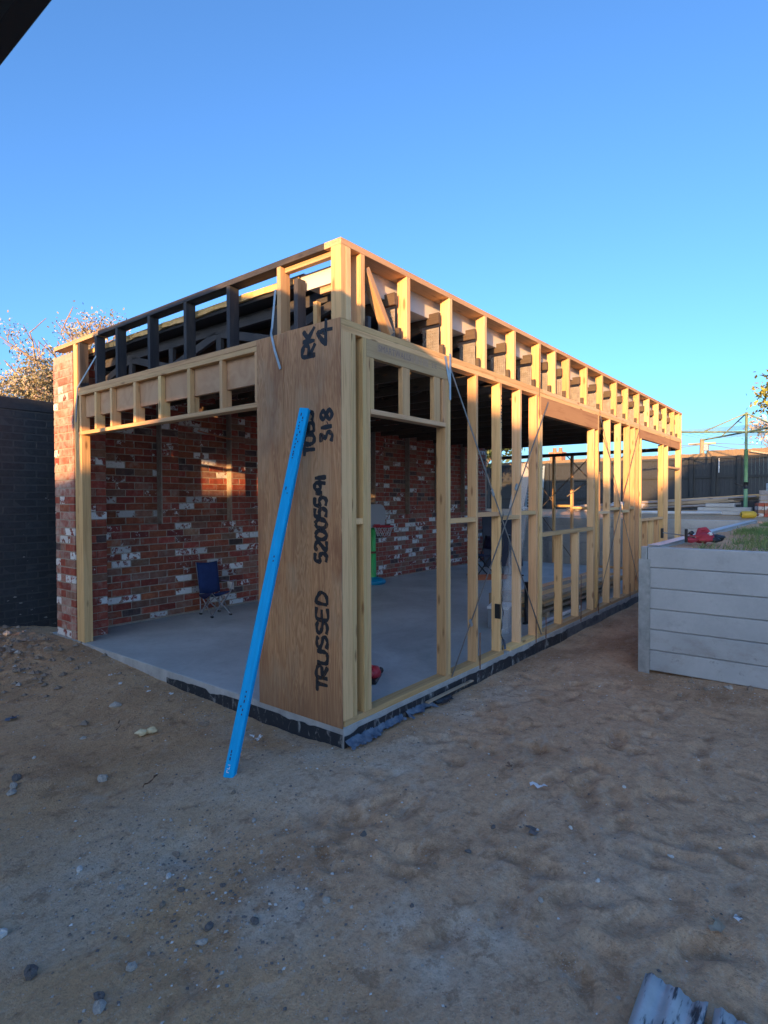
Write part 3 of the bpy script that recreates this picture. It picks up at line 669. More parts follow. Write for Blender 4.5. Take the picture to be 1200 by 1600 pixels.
def ribbon(b, pts, wd, z):
    vs = []; n_ = len(pts)
    for i, p in enumerate(pts):
        q = pts[min(i+1, n_-1)]; r = pts[max(i-1, 0)]; dx, dy = q[0]-r[0], q[1]-r[1]; L = math.hypot(dx, dy) or 1
        e = 1 if 0 < i < n_-1 else .75
        k = wd*.5*e*random.uniform(.88, 1.12)*(1+.16*math.sin(i*.7+len(b.v))); vs += [(p[0]-dy/L*k, p[1]+dx/L*k, z), (p[0]+dy/L*k, p[1]-dx/L*k, z)]
    b.add(vs, [(2*i, 2*i+1, 2*i+3, 2*i+2) for i in range(n_-1)])
def paint_text(s, z0, z1, y_base, h, wd, skew=0.0, parent=plyA):
    """letters run up the sheet; their tops point away from the corner"""
    adv = [(.30 if c in ".'1" else .82) for c in s]; tot = sum(adv); L = (z1-z0); x = 0; b = MB(); zz = .0125
    for c, a in zip(s, adv):
        k = L/tot
        for stroke in GL[c]:
            p = [(z0+.003+(x+u*1.05)*k, y_base+v*h+skew*(x*k)) for u, v in stroke]
            zz += .00006; ribbon(b, smooth_line(p), wd, zz)
        x += a
    return build(b, 'painted_lettering', M['worn_paint'], parent)
paint_text('TRUSSED', .205, .90, .128, .100, .029)
paint_text("520055'91", 1.085, 1.665, .130, .108, .030)
paint_text('TOBS', 1.80, 2.115, .232, .105, .030, .08)
paint_text('31.8', 1.885, 2.115, .075, .105, .029)
paint_text('RK', 2.475, 2.665, .225, .118, .032, .05)
paint_text('4', 2.525, 2.665, .075, .13, .030)
# ink stamp on the door lintel: a pale block of worn letters
def text_obj(body, size, name, mat, parent, loc, rot, ext=0):
    cu = bpy.data.curves.new(name, 'FONT'); cu.body = body; cu.size = size; cu.extrude = ext
    tmp = link(name, cu, None); dg = bpy.context.evaluated_depsgraph_get()
    me_ = bpy.data.meshes.new_from_object(tmp.evaluated_get(dg)); bpy.data.objects.remove(tmp)
    me_.materials.clear(); me_.materials.append(mat)
    return link(name, me_, parent, loc, rot)
b = MB()
for i in range(60):
    if random.random() < .12: continue
    x = -.40+i*.0107
    b.add([(x, -.0231, -.006+random.uniform(-.004, .002)), (x+.0095, -.0231, -.006), (x+.0095, -.0231, .052), (x, -.0231, .050+random.uniform(-.003, .003))], [(0, 1, 2, 3)])
build(b, 'ink_stamp', simple('faded_ink', (0.40, 0.27, 0.17), .8, 0, (0.48, 0.33, 0.2), 30), lint)
text_obj('SMARTWALLS', .062, 'stamp_lettering', M['stamp'], lint, (-.39, -.0234, .0), (math.pi/2, 0, 0))
text_obj('21E', .050, 'stamp_lettering', M['stamp'], lint, (.275, -.0234, .003), (math.pi/2, 0, 0))

# --- steel strap braces, tie straps, tensioners
def strap(p, q, wd=.022, name='brace_strap', mat='strap_steel', sag=0.0):
    return bar(name, F_, p, q, .0016, wd, mat, up=(0, 1, 0) if abs(p[1]-q[1]) < .02 else (1, 0, 0), bev=0)
def strap_y(p, q, y=-.006, wd=.019, name='brace_strap', mat='strap_steel'):
    p = Vector((p[0], y, p[1])); q = Vector((q[0], y, q[1])); d = (q-p).normalized(); s = Vector((d.z, 0, -d.x))*wd/2
    b = MB(); t = Vector((0, .0012, 0))
    vs = [p+s-t, p-s-t, q-s-t, q+s-t, p+s+t, p-s+t, q-s+t, q+s+t]
    b.add(vs, [(0, 1, 2, 3), (7, 6, 5, 4), (0, 4, 5, 1), (1, 5, 6, 2), (2, 6, 7, 3), (3, 7, 4, 0)]); return build(b, name, M[mat], F_)
strap_y((1.308, 2.59), (3.165, .03), -.006); strap_y((3.32, 2.56), (1.325, .02), -.010)
strap_y((5.06, 2.60), (7.0, .06), -.006); strap_y((6.93, 2.60), (4.93, .03), -.010)
for x, z in ((2.03, 1.56), (2.52, 1.62), (1.63, .42), (5.93, 1.36), (6.07, 1.42)): build(MB().box(-.035, .035, -.006, .006, -.016, .016, 0, .003), 'strap_tensioner', M['galv'], F_, (x, -.016, z), (0, .95 if x < 2.2 else -.95, 0))
build(MB().box(1.296, 1.322, -.008, -.004, 2.32, 2.70), 'tie_strap', M['galv'], F_)
strap_y((1.235, 2.665), (1.31, 2.45), -.005, .03, 'tie_strap', 'galv')
for x, h in ((1.81, .30), (3.02, .25), (3.28, .2), (4.36, .55), (5.02, .26), (6.47, .2)): build(MB().box(x-.005, x+.005, -.011, -.003, -.03, h), 'tie_down_rod', M['rust'], F_)
for x in (3.10, 5.05, 6.955, 9.0): strap_y((x, 3.10 if x < 4 else 2.70), (x, 2.36), -.0045, .012, 'tie_strap', 'rust')
# black lashing down one stud, ink marks, a black sleeve near its foot
b = MB(); zs = np.linspace(1.62, .05, 60); pr_ = None
for i in range(59):
    f = lambda z: 2.236+.016*math.sin(z*19)+.010*math.sin(z*47+1)
    wq = .007+.004*math.sin(i*1.3); z0, z1 = zs[i], zs[i+1]
    b.add([(f(z0)-wq, -.004-.006*abs(math.sin(z0*13)), z0), (f(z0)+wq, -.004-.006*abs(math.sin(z0*13)), z0), (f(z1)+wq, -.004-.006*abs(math.sin(z1*13)), z1), (f(z1)-wq, -.004-.006*abs(math.sin(z1*13)), z1)], [(0, 3, 2, 1)])
build(b, 'lashing', M['black_steel'], F_)
build(MB().box(2.196, 2.2035, .004, .05, .36, .50).box(2.196, 2.212, -.006, -.0005, .36, .50), 'sleeve', M['black_steel'], F_)
b = MB()
for z in np.arange(2.16, 2.48, .031):
    if random.random() < .75: b.add([(2.222, -.0012, z), (2.241, -.0012, z+.002), (2.241, -.0012, z+random.uniform(.01, .024)), (2.222, -.0012, z+random.uniform(.008, .022))], [(0, 1, 2, 3)])
build(b, 'ink_marks', M['paint_black'], F_)
# strap across the left end of the front parapet and a loose one hanging over the plywood
def strap_x(pts, wd, name, mat):
    b = MB()
    for (p, q) in zip(pts[:-1], pts[1:]):
        p = Vector(p); q = Vector(q); d = (q-p).normalized(); s = Vector((0, d.z, -d.y)).normalized()*wd/2; t = Vector((.0012, 0, 0))
        vs = [p+s-t, p-s-t, q-s-t, q+s-t, p+s+t, p-s+t, q-s+t, q+s+t]
        b.add(vs, [(0, 1, 2, 3), (7, 6, 5, 4), (0, 4, 5, 1), (1, 5, 6, 2), (2, 6, 7, 3), (3, 7, 4, 0)])
    return build(b, name, M[mat], F_)
strap_x([(-.005, 3.33, 2.95), (-.006, 3.745, 2.69)], .02, 'tie_strap', 'galv')
strap_x([(-.006, 3.752, 2.70), (-.006, 3.80, 2.33)], .022, 'tie_strap', 'galv')
strap_x([(-.006, .628, 3.0), (-.010, .662, 2.74), (-.022, .66, 2.69), (-.03, .612, 2.56), (-.026, .56, 2.425)], .021, 'hanging_strap', 'galv')

# --- far end wall
for y in (.36, 1.0, 1.60, 2.18, 2.60): tb('stud', F_, 9.915, 9.995, y, y+.05, .046, 2.45)
tb('end_plate', F_, 9.912, 9.998, .092, 4.2, 2.451, 2.52, 'shade_grey_timber'); tb('bottom_plate', F_, 9.912, 9.998, .092, 1.7, .002, .045)  # end plate coloured dark to stand in for backlighting
for y0, y1, z in ((1.65, 2.179, 1.27), (2.231, 2.599, 1.31)): tb('nogging', F_, 9.914, 9.996, y0, y1, z, z+.05)
tb('window_sill', F_, 9.914, 9.996, .411, .999, .92, .96)
for p, q in (((1.75, 2.45), (3.2, 1.0)), ((3.2, 1.5), (2.2, .2)), ((1.0, 2.45), (2.3, 1.55)), ((2.3, 2.45), (1.65, 1.75)), ((3.3, 2.3), (2.65, 1.45))):
    bar('brace_strap', F_, (9.905, p[0], p[1]), (9.905, q[0], q[1]), .022, .003, 'strap_steel', up=(1, 0, 0), bev=0)

# --- roof: trusses, nail plates, decking, edge insulation, pale gutter box
def truss(x, mat='shade_grey_timber'):
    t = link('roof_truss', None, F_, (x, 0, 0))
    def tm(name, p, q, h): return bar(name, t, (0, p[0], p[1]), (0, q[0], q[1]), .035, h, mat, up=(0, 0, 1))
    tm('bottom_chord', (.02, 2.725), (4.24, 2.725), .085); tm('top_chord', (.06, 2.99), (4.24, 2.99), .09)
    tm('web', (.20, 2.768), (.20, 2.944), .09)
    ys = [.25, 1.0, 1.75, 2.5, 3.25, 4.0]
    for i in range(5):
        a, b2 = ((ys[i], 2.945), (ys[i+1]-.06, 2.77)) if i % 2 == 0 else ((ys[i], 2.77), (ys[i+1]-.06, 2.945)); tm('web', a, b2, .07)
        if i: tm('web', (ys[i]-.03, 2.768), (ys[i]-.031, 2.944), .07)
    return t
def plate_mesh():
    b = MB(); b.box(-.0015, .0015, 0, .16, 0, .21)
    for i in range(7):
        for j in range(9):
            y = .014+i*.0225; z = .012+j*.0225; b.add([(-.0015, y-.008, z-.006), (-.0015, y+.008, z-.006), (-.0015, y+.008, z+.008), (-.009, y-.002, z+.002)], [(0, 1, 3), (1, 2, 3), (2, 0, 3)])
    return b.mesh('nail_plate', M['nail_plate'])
t0 = truss(.31); NP = plate_mesh(); t1 = truss(TX1, 'shade_brown_timber')
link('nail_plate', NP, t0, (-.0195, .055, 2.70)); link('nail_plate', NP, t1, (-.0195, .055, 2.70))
TX = [.31]+[x-.10 for x in PSX if x > .7 and x < 9.85]
def copy_tree(o, parent):
    c = o.copy(); COL.objects.link(c); c.parent = parent
    for ch in o.children: copy_tree(ch, c)
    return c
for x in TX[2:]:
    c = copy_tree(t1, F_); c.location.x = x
build(MB().box(.15, 9.9, .535, 4.34, 3.045, 3.085), 'roof_deck', [M['ceiling_shade']], F_)
build(MB().box(.15, 9.95, .50, 4.36, 3.118, 3.130), 'roof_sheet', [M['roof_sheet']], F_)
b = MB(); n_ = 80                                            # ragged edge of yellow insulation between deck and sheet
for i in range(n_):
    y0 = .535+3.78*i/n_; y1 = .535+3.78*(i+1)/n_; f = lambda y: 3.085+.014*float(fbm(np.array(y*4), np.array(1.0), 3)); g = lambda y: .135+.02*float(fbm(np.array(y*7), np.array(4.0), 2))
    b.add([(g(y0), y0, f(y0)-.012), (g(y1), y1, f(y1)-.012), (g(y1), y1, 3.117), (g(y0), y0, 3.117), (.4, y0, 3.086), (.4, y1, 3.086)], [(0, 3, 2, 1), (0, 1, 5, 4)])
build(b, 'roof_insulation', M['insul'], F_)
gb = MB()
gb.box(.15, 9.9, .155, .165, 3.0, 3.172); gb.box(.15, .16, .166, .533, 3.0, 3.117); gb.box(.161, 9.9, .166, .45, 3.0, 3.01)
build(gb, 'gutter_box', M['cream'], F_)
tb('gutter_bearer', F_, .17, .21, .15, .36, 2.955, 2.999, 'pine_brown')
tb('gutter_bearer', F_, .20, .24, .42, .46, 2.77, 2.93, 'pine_brown')

# ================================================================== BRICK WALL
bw = thing('brick_wall', 'old red brick side wall with piers and patches of white paint', 'brick wall')
BL, BH, BD, J = .230, .076, .110, .010
def brick_mesh(mi, seed, L=BL, Wd=BD, H=BH):
    rr = random.Random(seed); b = MB(); b.box(0, L, 0, Wd, 0, H, 0, .004)
    b.v = [(x+rr.uniform(-.0025, .0025), y+rr.uniform(-.002, .002), z+rr.uniform(-.0018, .0018)) for x, y, z in b.v]
    return b.mesh('brick', mi)
KINDS = [('brick_red', .50), ('brick_brown', .20), ('brick_dark', .06), ('brick_white', .14), ('brick_patch', .10), ('brick_smeared', 0)]
BM = {}
for kname, _ in KINDS:
    for L in (BL, BL/2-.005): BM[kname, round(L, 3)] = [brick_mesh(M[kname], [q for q, _ in KINDS].index(kname)*17+i, L) for i in range(4)]
rb = random.Random(11)
def pick(u, z):
    white = .20 if z < 1.2 else .085
    r = rb.random()
    if r < white: return 'brick_white'
    r = rb.random()
    return 'brick_red' if r < .58 else 'brick_brown' if r < .80 else 'brick_dark' if r < .88 else 'brick_patch'
bricks = []                      # (kind, length key, location, turned)
def course(x0, x1, y, z, row, turned=False):
    x = x0; first = True
    while x < x1-.03:
        L = BL
        if first and row % 2: L = BL/2-.005
        first = False
        if x+L > x1+.002:
            L = BL/2-.005
            if x+L > x1+.04: break
        bricks.append((pick(x, z), round(L, 3), (x, y, z), turned)); x += L+J
ROWS = int(3.06/.086)
PIERS = [(1.245+1.075*k, 1.525+1.075*k) for k in range(8)]
for r in range(ROWS):
    z = .006+r*.086
    if z < 1.19: course(.34, 10.0, 4.25, z, r)
    else:
        course(.34, 10.0, 4.362, z, r)
        for a, b2 in PIERS:
            if r % 2: bricks.append((pick(a, z), round(BL, 3), (a, 4.252, z), False))
            else:
                bricks.append((pick(a, z), round(BL/2-.005, 3), (a, 4.252, z), False)); bricks.append((pick(a, z), round(BL/2-.005, 3), (a+.125, 4.252, z), False))
    # end pier next to the post: headers and stretchers on its front face, its return inside
    y = 3.885
    lens = (BL, BL/2-.005, BL/2-.005) if r % 2 else (BL/2-.005, BL, BL/2-.005)
    yy = y
    for L in lens:
        if L > .1:
            bricks.append((('brick_smeared' if rb.random() < (.85 if z > 1.5 else .45) else 'brick_white' if rb.random() < .3 else pick(0, z)), round(L, 3), (0+BD, yy, z), True)); yy += L+J
    if r % 2: bricks.append((pick(0, z), round(BL, 3), (.121, 3.887, z), False))
    else: bricks.append((pick(0, z), round(BL/2-.005, 3), (.121, 3.887, z), False)); bricks.append((pick(0, z), round(BL/2-.005, 3), (.236, 3.887, z), False))
def view(p):
    d = np.array(p)-CAM_P; f = d@CF; return 600+904.66*(d@CR)/f, 800-904.66*(d@CU)/f, f
def seen(bk):
    k, L, p, t = bk
    c = (p[0]+(0 if t else L/2), p[1]+(L/2 if t else 0), p[2]+.04); x, y, f = view(c)
    if f < 0: return -1
    win = (86 < x < 120 and 545 < y) or (143 < x < 412 and y > 640) or (582 < x < 683 and y > 645) or (706 < x < 730) or (747 < x < 766)
    ang = abs(CR[0]) if not t else abs(CR[1])
    return (L/f*ang)*(.076/f) if win else -1
order = sorted(range(len(bricks)), key=lambda i: -seen(bricks[i]))
keep = set(i for i in order[:298] if seen(bricks[i]) > 0)
RT = Matrix.Rotation(math.pi/2, 3, 'Z')
rest = MB(); rest_m = [k for k, _ in KINDS]
vi = 0
for i, (k, L, p, t) in enumerate(bricks):
    me_ = BM[k, L][i % 4]; p = (p[0], p[1]+rb.uniform(-.002, .002), p[2])
    if i in keep: link('brick', me_, bw, p, RT if t else None)
    else:
        vs = [tuple((RT @ v.co if t else v.co)+Vector(p)) for v in me_.vertices]
        rest.add(vs, [tuple(q.vertices) for q in me_.polygons], rest_m.index(k))
o = build(rest, 'bricks', [M[k] for k in rest_m], bw); o['kind'] = 'stuff'
mo = MB()
mo.box(.335, 10.0, 4.254, 4.354, 0, 1.20); mo.box(.335, 10.0, 4.366, 4.46, 0, 3.06)
for a, b2 in PIERS:
    mo.box(a+.004, a+.236, 4.259, 4.3695, 1.2001, 3.06)
    mo.box(a-.012, a+.004, 4.257, 4.3695, 1.2001, 3.06)      # rendered return of the pier
mo.box(.004, .118, 3.89, 4.352, 0, 3.08); mo.box(.1181, .346, 3.897, 4.37, 0, 3.06)
build(mo, 'mortar_bed', M['mortar'], bw)
build(MB().box(.36, 10.0, 4.240, 4.256, -.003, .02, 0, .004), 'mortar_fillet', M['mortar'], bw)
build(MB().box(.0, .35, 3.86, 4.33, -.05, -.003, 0, .004), 'footing', M['slab_edge'], bw)

# ================================================================== DARK PAINTED WALL (left)
dw = thing('painted_brick_wall', 'tall black painted brick wall left of the garage', 'wall')
core = MB(); core.box(-8, .283, 5.0008, 5.22, -.3, 2.56); build(core, 'wall_core', M['painted_mortar'], dw)
build(MB().box(-8, .292, 4.992, 5.23, 2.561, 2.70, 0, .006), 'wall_capping', M['painted_brick'], dw)
pb = [brick_mesh(M['painted_brick'], 40+i) for i in range(5)]; pbh = brick_mesh(M['painted_brick'], 60, BL/2-.005)
rest = MB()
for r in range(31):
    z = -.11+r*.086; x = .288-BL if r % 2 == 0 else .288-(BL/2-.005); first = True
    while x > -8:
        L = BL/2-.005 if (first and r % 2) else BL
        me_ = pbh if L < .2 else pb[(r*7+int(x*10)) % 5]
        pp = (x, 4.999+random.uniform(-.0012, .0012), z)
        if x > -.75: link('brick', me_, dw, pp)
        else: rest.add([tuple(v.co+Vector(pp)) for v in me_.vertices], [tuple(q.vertices) for q in me_.polygons])
        first = False; x -= BL+J
o = build(rest, 'bricks', M['painted_brick'], dw); o['kind'] = 'stuff'
sp_b = MB()
for i in range(46):                                          # flecks of pale splashed render, densest near the foot
    x = random.uniform(-.7, .25); z = -.05+random.random()**2.2*2.0; s = .003+.012*random.random()**3
    pts = [(x+s*random.uniform(.5, 1.6)*math.cos(a)*1.4, 4.9945, z+s*random.uniform(.4, 1.1)*math.sin(a)) for a in np.linspace(0, 2*math.pi, 8)[:-1]]
    sp_b.add(pts, [tuple(range(7))])
build(sp_b, 'render_splashes', simple('old_render', (.16, .17, .18), .9, 0, (.26, .27, .27), 30), dw)
# dark side gate and low shed roof glimpsed in the gap, shrub behind
sg = thing('side_gate', 'narrow black gate boards in the gap between painted wall and brick pier', 'gate')
for i in range(5): build(MB().box(.30+.1*i, .395+.1*i, 5.30, 5.325, -.15, 1.02+.004*(i % 2), 0, .003), 'board', M['eave_dark'], sg)
build(MB().box(.29, .80, 5.326, 5.36, .85, .93), 'rail', M['eave_dark'], sg)
sh = thing('shed', 'dark shed roof glimpsed between painted wall and brick pier', 'shed')
build(MB().box(.6, 3.2, 7.2, 9.5, -.15, 1.75), 'wall', M['eave_dark'], sh)
build(MB().add([(.4, 6.9, 2.55), (3.5, 6.9, 2.55), (3.5, 9.8, 2.85), (.4, 9.8, 2.85), (.4, 6.9, 1.72), (3.5, 6.9, 1.72), (3.5, 9.8, 2.0), (.4, 9.8, 2.0)], [(0, 1, 2, 3), (7, 6, 5, 4), (0, 4, 5, 1), (1, 5, 6, 2), (2, 6, 7, 3), (3, 7, 4, 0)]), 'roof', M['eave_dark'], sh)

# ================================================================== RETAINING WALLS
def sleeper_mesh(L, H=.191, T=.08, cov=.006): return MB().box(0, L, 0, T, 0, H, 0, .007)
n = N('sleeper_soiled'); v = n.coords((1, 1, 1), rand=True); a = n.noise(v, 1.6, 6, 0.62, 0.4); b_ = n.noise(n.coords((1, 1, 1.6), rand=True), 3, 6, 0.75); c_ = n.noise(v, 35, 4)
c = n.ramp(a, [(0.34, (0.31, 0.325, 0.335)), (0.66, (0.43, 0.44, 0.445))]); c = n.mix(n.math('MULTIPLY', n.g(b_, 0.50, 0.70), 0.5), c, (0.24, 0.20, 0.165)); c = n.mix(n.math('MULTIPLY', n.g(n.noise(v, 6, 6, 0.8), 0.60, 0.68), 0.5), c, (0.13, 0.13, 0.13)); n.col(c).rough(0.85); n.bump(c_, 0.35, 0.004); M['sleeper_soiled'] = n.m
rw = thing('retaining_wall', 'grey concrete sleeper retaining wall at the right edge holding up the grassy yard', 'retaining wall')
sm_ = sleeper_mesh(2.35).mesh('sleeper', M['sleeper']); smd = sleeper_mesh(2.35).mesh('sleeper', M['sleeper_soiled']); RY = Matrix.Rotation(-math.pi/2, 3, 'Z')
for bay in range(3):
    for r in range(6):
        link('sleeper', smd if r < 2 else sm_, rw, (3.052+random.uniform(-.0015, .0015), -1.105-bay*2.42, -.125+r*.1955), RY)
def hpost(parent, x, y, z0, z1, rot=0.0):
    b = MB(); b.box(-.05, .05, -.055, -.047, 0, z1-z0); b.box(-.05, .05, .047, .055, 0, z1-z0); b.box(-.004, .004, -.046, .046, 0, z1-z0)
    return build(b, 'steel_post', M['galv'], parent, (x, y, z0), (0, 0, rot))
hpost(rw, 3.075, -1.085, -.5, .93, math.pi/2)
build(MB().box(3.036, 3.125, -1.104, -1.052, -.4, 1.046, 0, .003), 'corner_post', M['galv'], rw)
for k in (1, 2): hpost(rw, 3.09, -1.095-k*2.42, -.5, 1.05, math.pi/2)
rs = thing('retaining_wall', 'concrete sleeper retaining wall running beside the stud wall towards the back', 'retaining wall')
sm2 = sleeper_mesh(2.5).mesh('sleeper', M['sleeper'])
for bay in range(3):
    for r in range(6): link('sleeper', sm2, rs, (3.15+bay*2.58, -1.19, -.125+r*.1955))
for k in range(1, 4): hpost(rs, 3.11+k*2.58, -1.15, -.5, 1.05)
build(MB().box(3.13, 10.9, -1.20, -1.085, 1.049, 1.058, 0, .002), 'steel_capping', M['galv'], rs)
rbk = thing('retaining_wall', 'concrete sleeper retaining wall seen through the frame behind the far end', 'retaining wall')
sm3 = sleeper_mesh(2.1).mesh('sleeper', M['sleeper'])
for bay in range(4):
    for r in range(6): link('sleeper', sm3, rbk, (10.92, 1.02+bay*2.16, -.125+r*.1955), RY)
for k in range(0, 5): hpost(rbk, 10.96, 1.045-2.16+k*2.16, -.5, 1.06, math.pi/2)

# ================================================================== FENCE
fc = thing('paling_fence', 'tall dark paling fence across the back with sun along its top', 'fence')
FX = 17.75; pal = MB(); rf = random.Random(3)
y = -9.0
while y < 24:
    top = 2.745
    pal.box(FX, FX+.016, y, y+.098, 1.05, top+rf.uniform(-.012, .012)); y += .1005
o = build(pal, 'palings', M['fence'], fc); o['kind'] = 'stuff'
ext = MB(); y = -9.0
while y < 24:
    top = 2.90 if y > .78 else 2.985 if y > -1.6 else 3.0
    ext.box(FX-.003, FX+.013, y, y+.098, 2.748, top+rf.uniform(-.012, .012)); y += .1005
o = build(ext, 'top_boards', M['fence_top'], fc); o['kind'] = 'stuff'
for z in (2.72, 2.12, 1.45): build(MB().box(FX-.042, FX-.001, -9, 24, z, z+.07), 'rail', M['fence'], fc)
for yy in (-6.4, -4.0, -1.9, -.05, .62, 1.25, 3.6, 6.0, 8.4, 10.8, 13.2): build(MB().box(FX-.12, FX-.043, yy-.055, yy+.055, 1.0, 2.80), 'post', M['fence'], fc)
tag(build(MB().box(FX-.16, FX-.13, -.9, .0, -.02, .02), 'loose_batten', M['pole_wood'], None, (0, 0, 0)), 'short brown batten slung across the top of the dark fence', 'batten')
bt = bpy.data.objects['loose_batten']; bt.location = (0, -.35, 2.9); bt.rotation_euler = (.22, 0, 0)
tag(build(MB().tube([(17.55, .47, 2.28), (17.56, .47, 2.72)], [.012, .02], 6), 'white_rod', M['white']), 'thin white rod leaning on the dark back fence', 'rod')

# ================================================================== UNSEEN HOUSES shaped to shade the yard, and the verandah
def hpt(s, t, z): x, y = st(s, t); return (x, y, z)
def prism(prof, t0, t1, name, mat, parent):
    b = MB(); n_ = len(prof); vs = [hpt(s, t1, z) for s, z in prof]+[hpt(s, t0, z) for s, z in prof]
    fs = [tuple(range(n_)), tuple(range(2*n_-1, n_-1, -1))]+[(i, i+n_, (i+1) % n_+n_, (i+1) % n_) for i in range(n_)]
    b.add(vs, fs); return build(b, name, mat, parent)
house = thing('house', 'unseen gabled weatherboard house shaped for its shadow, behind the photographer', 'house')
TT = -15.0; dz = .115*(-TT)  # unseen house, roof profile set to cast the shadow edge
ap = 2.83+dz; er = 2.02+dz; el = 1.93+dz
prism([(-3.2, -.6), (4.30, -.6), (4.30, el-.12), (3.76, el-.10), (.25, ap-.12), (-2.6, 2.18+dz-.12), (-3.2, 2.18+dz-.2)], TT-9, TT-.5, 'wall', M['weatherboard'], house)
prism([(-2.75, 2.13+dz), (.25, ap), (3.75, el), (4.33, el-.02), (4.33, el-.11), (3.75, el-.09), (.25, ap-.10), (-2.75, 2.04+dz)], TT-9.3, TT, 'roof', M['tile'], house)
prism([(4.34, 2.92+dz), (9.5, 2.96+dz), (9.5, 2.86+dz), (4.34, 2.82+dz)], TT-7, TT-.1, 'shade_wing_roof', M['tile'], house)  # wing added to keep sun off the painted wall
prism([(4.345, -.6), (9.4, -.6), (9.4, 2.85+dz), (4.345, 2.81+dz)], TT-6.5, TT-.3, 'shade_wing_wall', M['weatherboard'], house)  # added wall, blocks the sun slit below the wing roof
for s0 in (-1.9, 1.2):
    wn = prism([(s0, .9), (s0+1.3, .9), (s0+1.3, 2.1), (s0, 2.1)], TT-.5, TT-.45, 'window', M['eave_dark'], house)
    prism([(s0+.08, .98), (s0+1.22, .98), (s0+1.22, 2.02), (s0+.08, 2.02)], TT-.449, TT-.44, 'pane', M['glass'], wn)
nb = thing('house', 'unseen two-storey tiled house added for its shadow, behind the photographer', 'house')
T2 = -20.0; d2 = .115*(-T2)  # added blocker, roof slope set to shade fence and end studs
prism([(-12.5, -.6), (-2.66, -.6), (-2.66, 2.2+d2), (-5.0, 4.4+d2), (-10.2, 4.4+d2), (-12.5, 2.7+d2)], T2-8, T2-.3, 'wall', M['weatherboard'], nb)
prism([(-2.62, 2.35+d2), (-4.95, 4.6+d2), (-10.3, 4.65+d2), (-13.2, 2.3+d2), (-13.2, 2.2+d2), (-10.3, 4.52+d2), (-4.95, 4.47+d2), (-2.62, 2.25+d2)], T2-8.4, T2, 'roof', M['tile'], nb)
prism([(-8, 1.0), (-6.4, 1.0), (-6.4, 2.3), (-8, 2.3)], T2-.3, T2-.25, 'window', M['glass'], nb)
pg = thing('verandah', 'dark eave of a hipped verandah roof overhead in the top left corner', 'verandah')
EX0, EX1, EY0, EY1, EZ = -2.08, -4.9, -1.3, 2.1, 2.99
RZ = EZ+math.tan(math.radians(24))*(EX0-EX1)/2; XM = (EX0+EX1)/2; hw = (EX0-EX1)/2
b = MB(); b.add([(EX0, EY0, EZ), (EX0, EY1, EZ), (EX1, EY1, EZ), (EX1, EY0, EZ), (XM, EY0+hw, RZ), (XM, EY1, RZ)], [(0, 1, 5, 4), (2, 3, 4, 5), (3, 0, 4), (1, 2, 5), (0, 3, 2, 1)]); build(b, 'roof', M['tile'], pg)
build(MB().box(EX0-.064, EX0, EY0, EY1, 2.87, 2.985, 0, .003), 'fascia', M['eave_dark'], pg); build(MB().box(EX0-.20, EX0-.066, EY0+.04, EY1-.04, 2.93, 2.985), 'soffit_strip', M['white'], pg); build(MB().box(EX1, EX1+.03, EY0, EY1, 2.87, 2.985, 0, .003), 'fascia', M['eave_dark'], pg)
for yy in (EY0+.03, EY1): build(MB().box(EX1+.031, EX0-.066, yy-.03, yy, 2.87, 2.985, 0, .003), 'fascia', M['eave_dark'], pg)
for xx in (-3.3, -4.8):
    for yy in (-1.2, 2.0): build(MB().box(xx-.045, xx+.045, yy-.045, yy+.045, -.3, 2.86, 0, .004), 'post', M['eave_dark'], pg)

# ================================================================== THINGS
# blue length leaning on the plywood
bp = thing('blue_plank', 'long bright blue plank with dark print leaning against the lettered plywood', 'plank')
p = Vector((-.70, .275, gz(-.70, .275)-.012)); q = Vector((-.050, .288, 2.115)); d = (q-p); L = d.length; d.normalize()
toC = Vector((CAM_P[0]-p.x, CAM_P[1]-p.y, 0)).normalized(); nrm = Matrix.Rotation(math.radians(-30), 3, 'Z') @ toC
nrm = (nrm-d*nrm.dot(d)).normalized(); sd_ = nrm.cross(d).normalized()
Rb = Matrix((d, sd_, nrm)).transposed()
plank = build(MB().box(0, L, -.034, .034, -.02, .02, 0, .005), 'blue_bar', M['blue_coating'], bp, p, Rb)
b = MB(); rk = random.Random(4)
for seg in ((.36, .52), (.10, .16), (L-.36, L-.04), (L-.60, L-.55), (1.3, 1.34)):
    x = seg[0]
    while x < seg[1]:
        l = rk.uniform(.006, .022); yy = rk.choice((-.009, .006)); b.add([(x, yy, .0206), (x+l, yy, .0206), (x+l, yy+.008, .0206), (x, yy+.008, .0206)], [(0, 1, 2, 3)]); x += l+rk.uniform(.004, .02)
build(b, 'print_marks', M['blue_ink'], plank)
b = MB()
for x0, y0, x1, y1 in ((.03, .0, .034, .012), (.03, .012, .045, .016), (.05, .004, .054, .016), (.05, .0, .065, .004), (.072, .0, .076, .014)): b.add([(x0, y0, .0206), (x1, y0, .0206), (x1, y1, .0206), (x0, y1, .0206)], [(0, 1, 2, 3)])
build(b, 'white_print', M['white'], plank)

# blue folding camp chair
ch = thing('camp_chair', 'small blue folding camp chair by the brick wall', 'camp chair', (1.75, 3.87, 0), (0, 0, math.radians(-98)))
def cloth(name, parent, grid, mat, th=.006):
    n1 = len(grid); n2 = len(grid[0]); b = MB(); vs = [p for r in grid for p in r]
    fs = [(i*n2+j, (i+1)*n2+j, (i+1)*n2+j+1, i*n2+j+1) for i in range(n1-1) for j in range(n2-1)]
    b.add(vs, fs, 0, True); o = build(b, name, mat, parent)
    md = o.modifiers.new('thick', 'SOLIDIFY'); md.thickness = th; return o
W2 = .145
